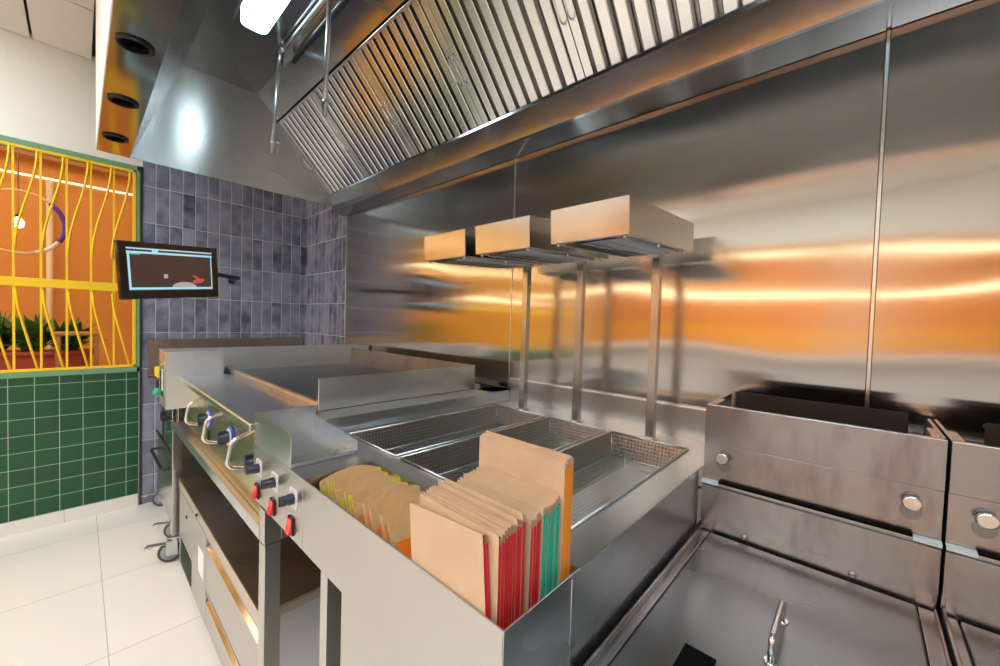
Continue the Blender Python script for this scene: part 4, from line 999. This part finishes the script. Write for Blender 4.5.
b = MB(); b.box(-6.2, 4.5, -7.6, -7.56, 0.95, 1.40); tag(obj('yellow_reflection_band', b, M['reflection_band'], None), 'yellow band added on the hall wall to tint reflections', 'reflection_band', kind='structure')  # unseen band added to bring yellow into the steel reflections
# ---- hall lamps, plus added strips, panels and area fills
def strip(x0, x1, y, z, label, grp):
    r = thing('linear_lamp', label, 'lamp', ((x0 + x1) / 2, y, z), grp)
    b = MB(); b.box(x0, x1, y - 0.03, y + 0.03, z, z + 0.03); obj('housing', b, M['white'], r)
    b = MB(); b.box(x0 + 0.02, x1 - 0.02, y - 0.022, y + 0.022, z - 0.022, z - 0.001); obj('tube', b, M['strip'], r)
    b = MB(); b.tube([(x0 + 0.2, y, z + 0.03), (x0 + 0.2, y, 3.2)], 0.003, 5); b.tube([(x1 - 0.2, y, z + 0.03), (x1 - 0.2, y, 3.2)], 0.003, 5); obj('wires', b, M['black'], r)
strip(-5.8, -3.4, -5.2, 2.45, 'warm linear lamp hung over the hall by the window', 'hall linear lamps'); strip(-2.9, -0.6, -5.2, 2.45, 'warm linear lamp hung over the middle of the hall', 'hall linear lamps'); strip(-0.1, 2.2, -5.2, 2.45, 'warm linear lamp hung over the far hall', 'hall linear lamps')
strip(-5.8, 3.6, -4.4, 1.86, 'long warm lamp hung low over the hall tables', 'hall linear lamps')

def wall_strip(z, label):  # strips added out of direct view to streak the steel wall's reflection
    r = thing('added_wall_strip', label, 'lamp', (-6.2, -3.0, z), 'added strips on the orange wall')
    b = MB(); b.box(-6.198, -6.16, -5.6, -0.62, z - 0.02, z + 0.02); obj('housing', b, M['white'], r, bevel=0.003)
    b = MB(); b.box(-6.159, -6.145, -5.58, -0.64, z - 0.014, z + 0.014); obj('tube', b, M['strip'], r)
wall_strip(2.30, 'upper warm strip added on the orange wall for reflections'); wall_strip(1.72, 'lower warm strip added on the orange wall for reflections')
def light_panel(x, y, label):  # unseen panels added to light the kitchen from above
    r = thing('added_light_panel', label, 'light panel', (x, y, 2.81), 'added kitchen light panels')
    b = MB(); b.box(x - 0.31, x + 0.31, y - 0.31, y + 0.31, 2.800, 2.8095); obj('frame', b, M['white'], r)
    b = MB(); b.box(x - 0.285, x + 0.285, y - 0.285, y + 0.285, 2.796, 2.7995); obj('diffuser', b, M['panel_light'], r)
light_panel(-1.33, -1.1, 'unseen square light panel added over the aisle'); light_panel(1.0, -1.1, 'unseen square light panel added by the end wall'); light_panel(-2.85, -0.95, 'unseen square light panel added near the window'); light_panel(-0.4, -1.9, 'unseen square light panel added by the opening'); light_panel(-2.6, -2.1, 'unseen square light panel added by the corner of the opening'); light_panel(0.3, -0.6, 'unseen square light panel added in front of the fryers')

def area(name, loc, rot, sx, sy, power, col):
    ld = bpy.data.lights.new(name, 'AREA'); ld.shape = 'RECTANGLE'; ld.size = sx; ld.size_y = sy; ld.energy = power; ld.color = col
    o = bpy.data.objects.new(name, ld); COL.objects.link(o); o.location = loc; o.rotation_euler = rot; return o
area('hall_fill', (-1.0, -5.3, 3.1), (0, 0, 0), 6, 2.5, 300, (1, 0.78, 0.55))  # unseen area fill added to light the hall
area('window_room_fill', (-4.7, -0.8, 3.1), (0, 0, 0), 1.6, 2.6, 48, (1, 0.76, 0.46))  # unseen area fill added to light the orange room

w = bpy.data.worlds.new('World'); sc.world = w; w.use_nodes = True
w.node_tree.nodes['Background'].inputs[0].default_value = (0.9, 0.85, 0.8, 1); w.node_tree.nodes['Background'].inputs[1].default_value = 0.15

# ------------------------------------------------------------------ camera
yaw, pit, rol = R(47.24), R(1.70), R(1.77)
f = Vector((-math.cos(yaw) * math.cos(pit), math.sin(yaw) * math.cos(pit), -math.sin(pit)))
rt = f.cross(Vector((0, 0, 1))).normalized(); up = rt.cross(f)
c_, s_ = math.cos(rol), math.sin(rol)
rt, up = c_ * rt + s_ * up, c_ * up - s_ * rt
cd = bpy.data.cameras.new('camera'); cam = bpy.data.objects.new('camera', cd); COL.objects.link(cam)
mw = Matrix.Identity(4)
for i in range(3): mw[i][0] = rt[i]; mw[i][1] = up[i]; mw[i][2] = -f[i]; mw[i][3] = (0, 0, 1.3)[i]
cam.matrix_world = mw
cd.sensor_width = 36; cd.sensor_fit = 'HORIZONTAL'; cd.lens = 390.0 / 1000 * 36; cd.clip_start = 0.02
sc.camera = cam

sc.view_settings.view_transform = 'Standard'; sc.view_settings.look = 'None'; sc.view_settings.gamma = 1.0; sc.view_settings.use_curve_mapping = False
sc.view_settings.exposure = 0.0
sc.cycles.use_denoising = True; sc.cycles.use_adaptive_sampling = False
sc.cycles.max_bounces = 10; sc.cycles.glossy_bounces = 6; sc.cycles.diffuse_bounces = 5; sc.cycles.transparent_max_bounces = 12
sc.cycles.sample_clamp_indirect = 3.0
sc.cycles.blur_glossy = 1.0
sc.cycles.denoising_prefilter = 'ACCURATE'
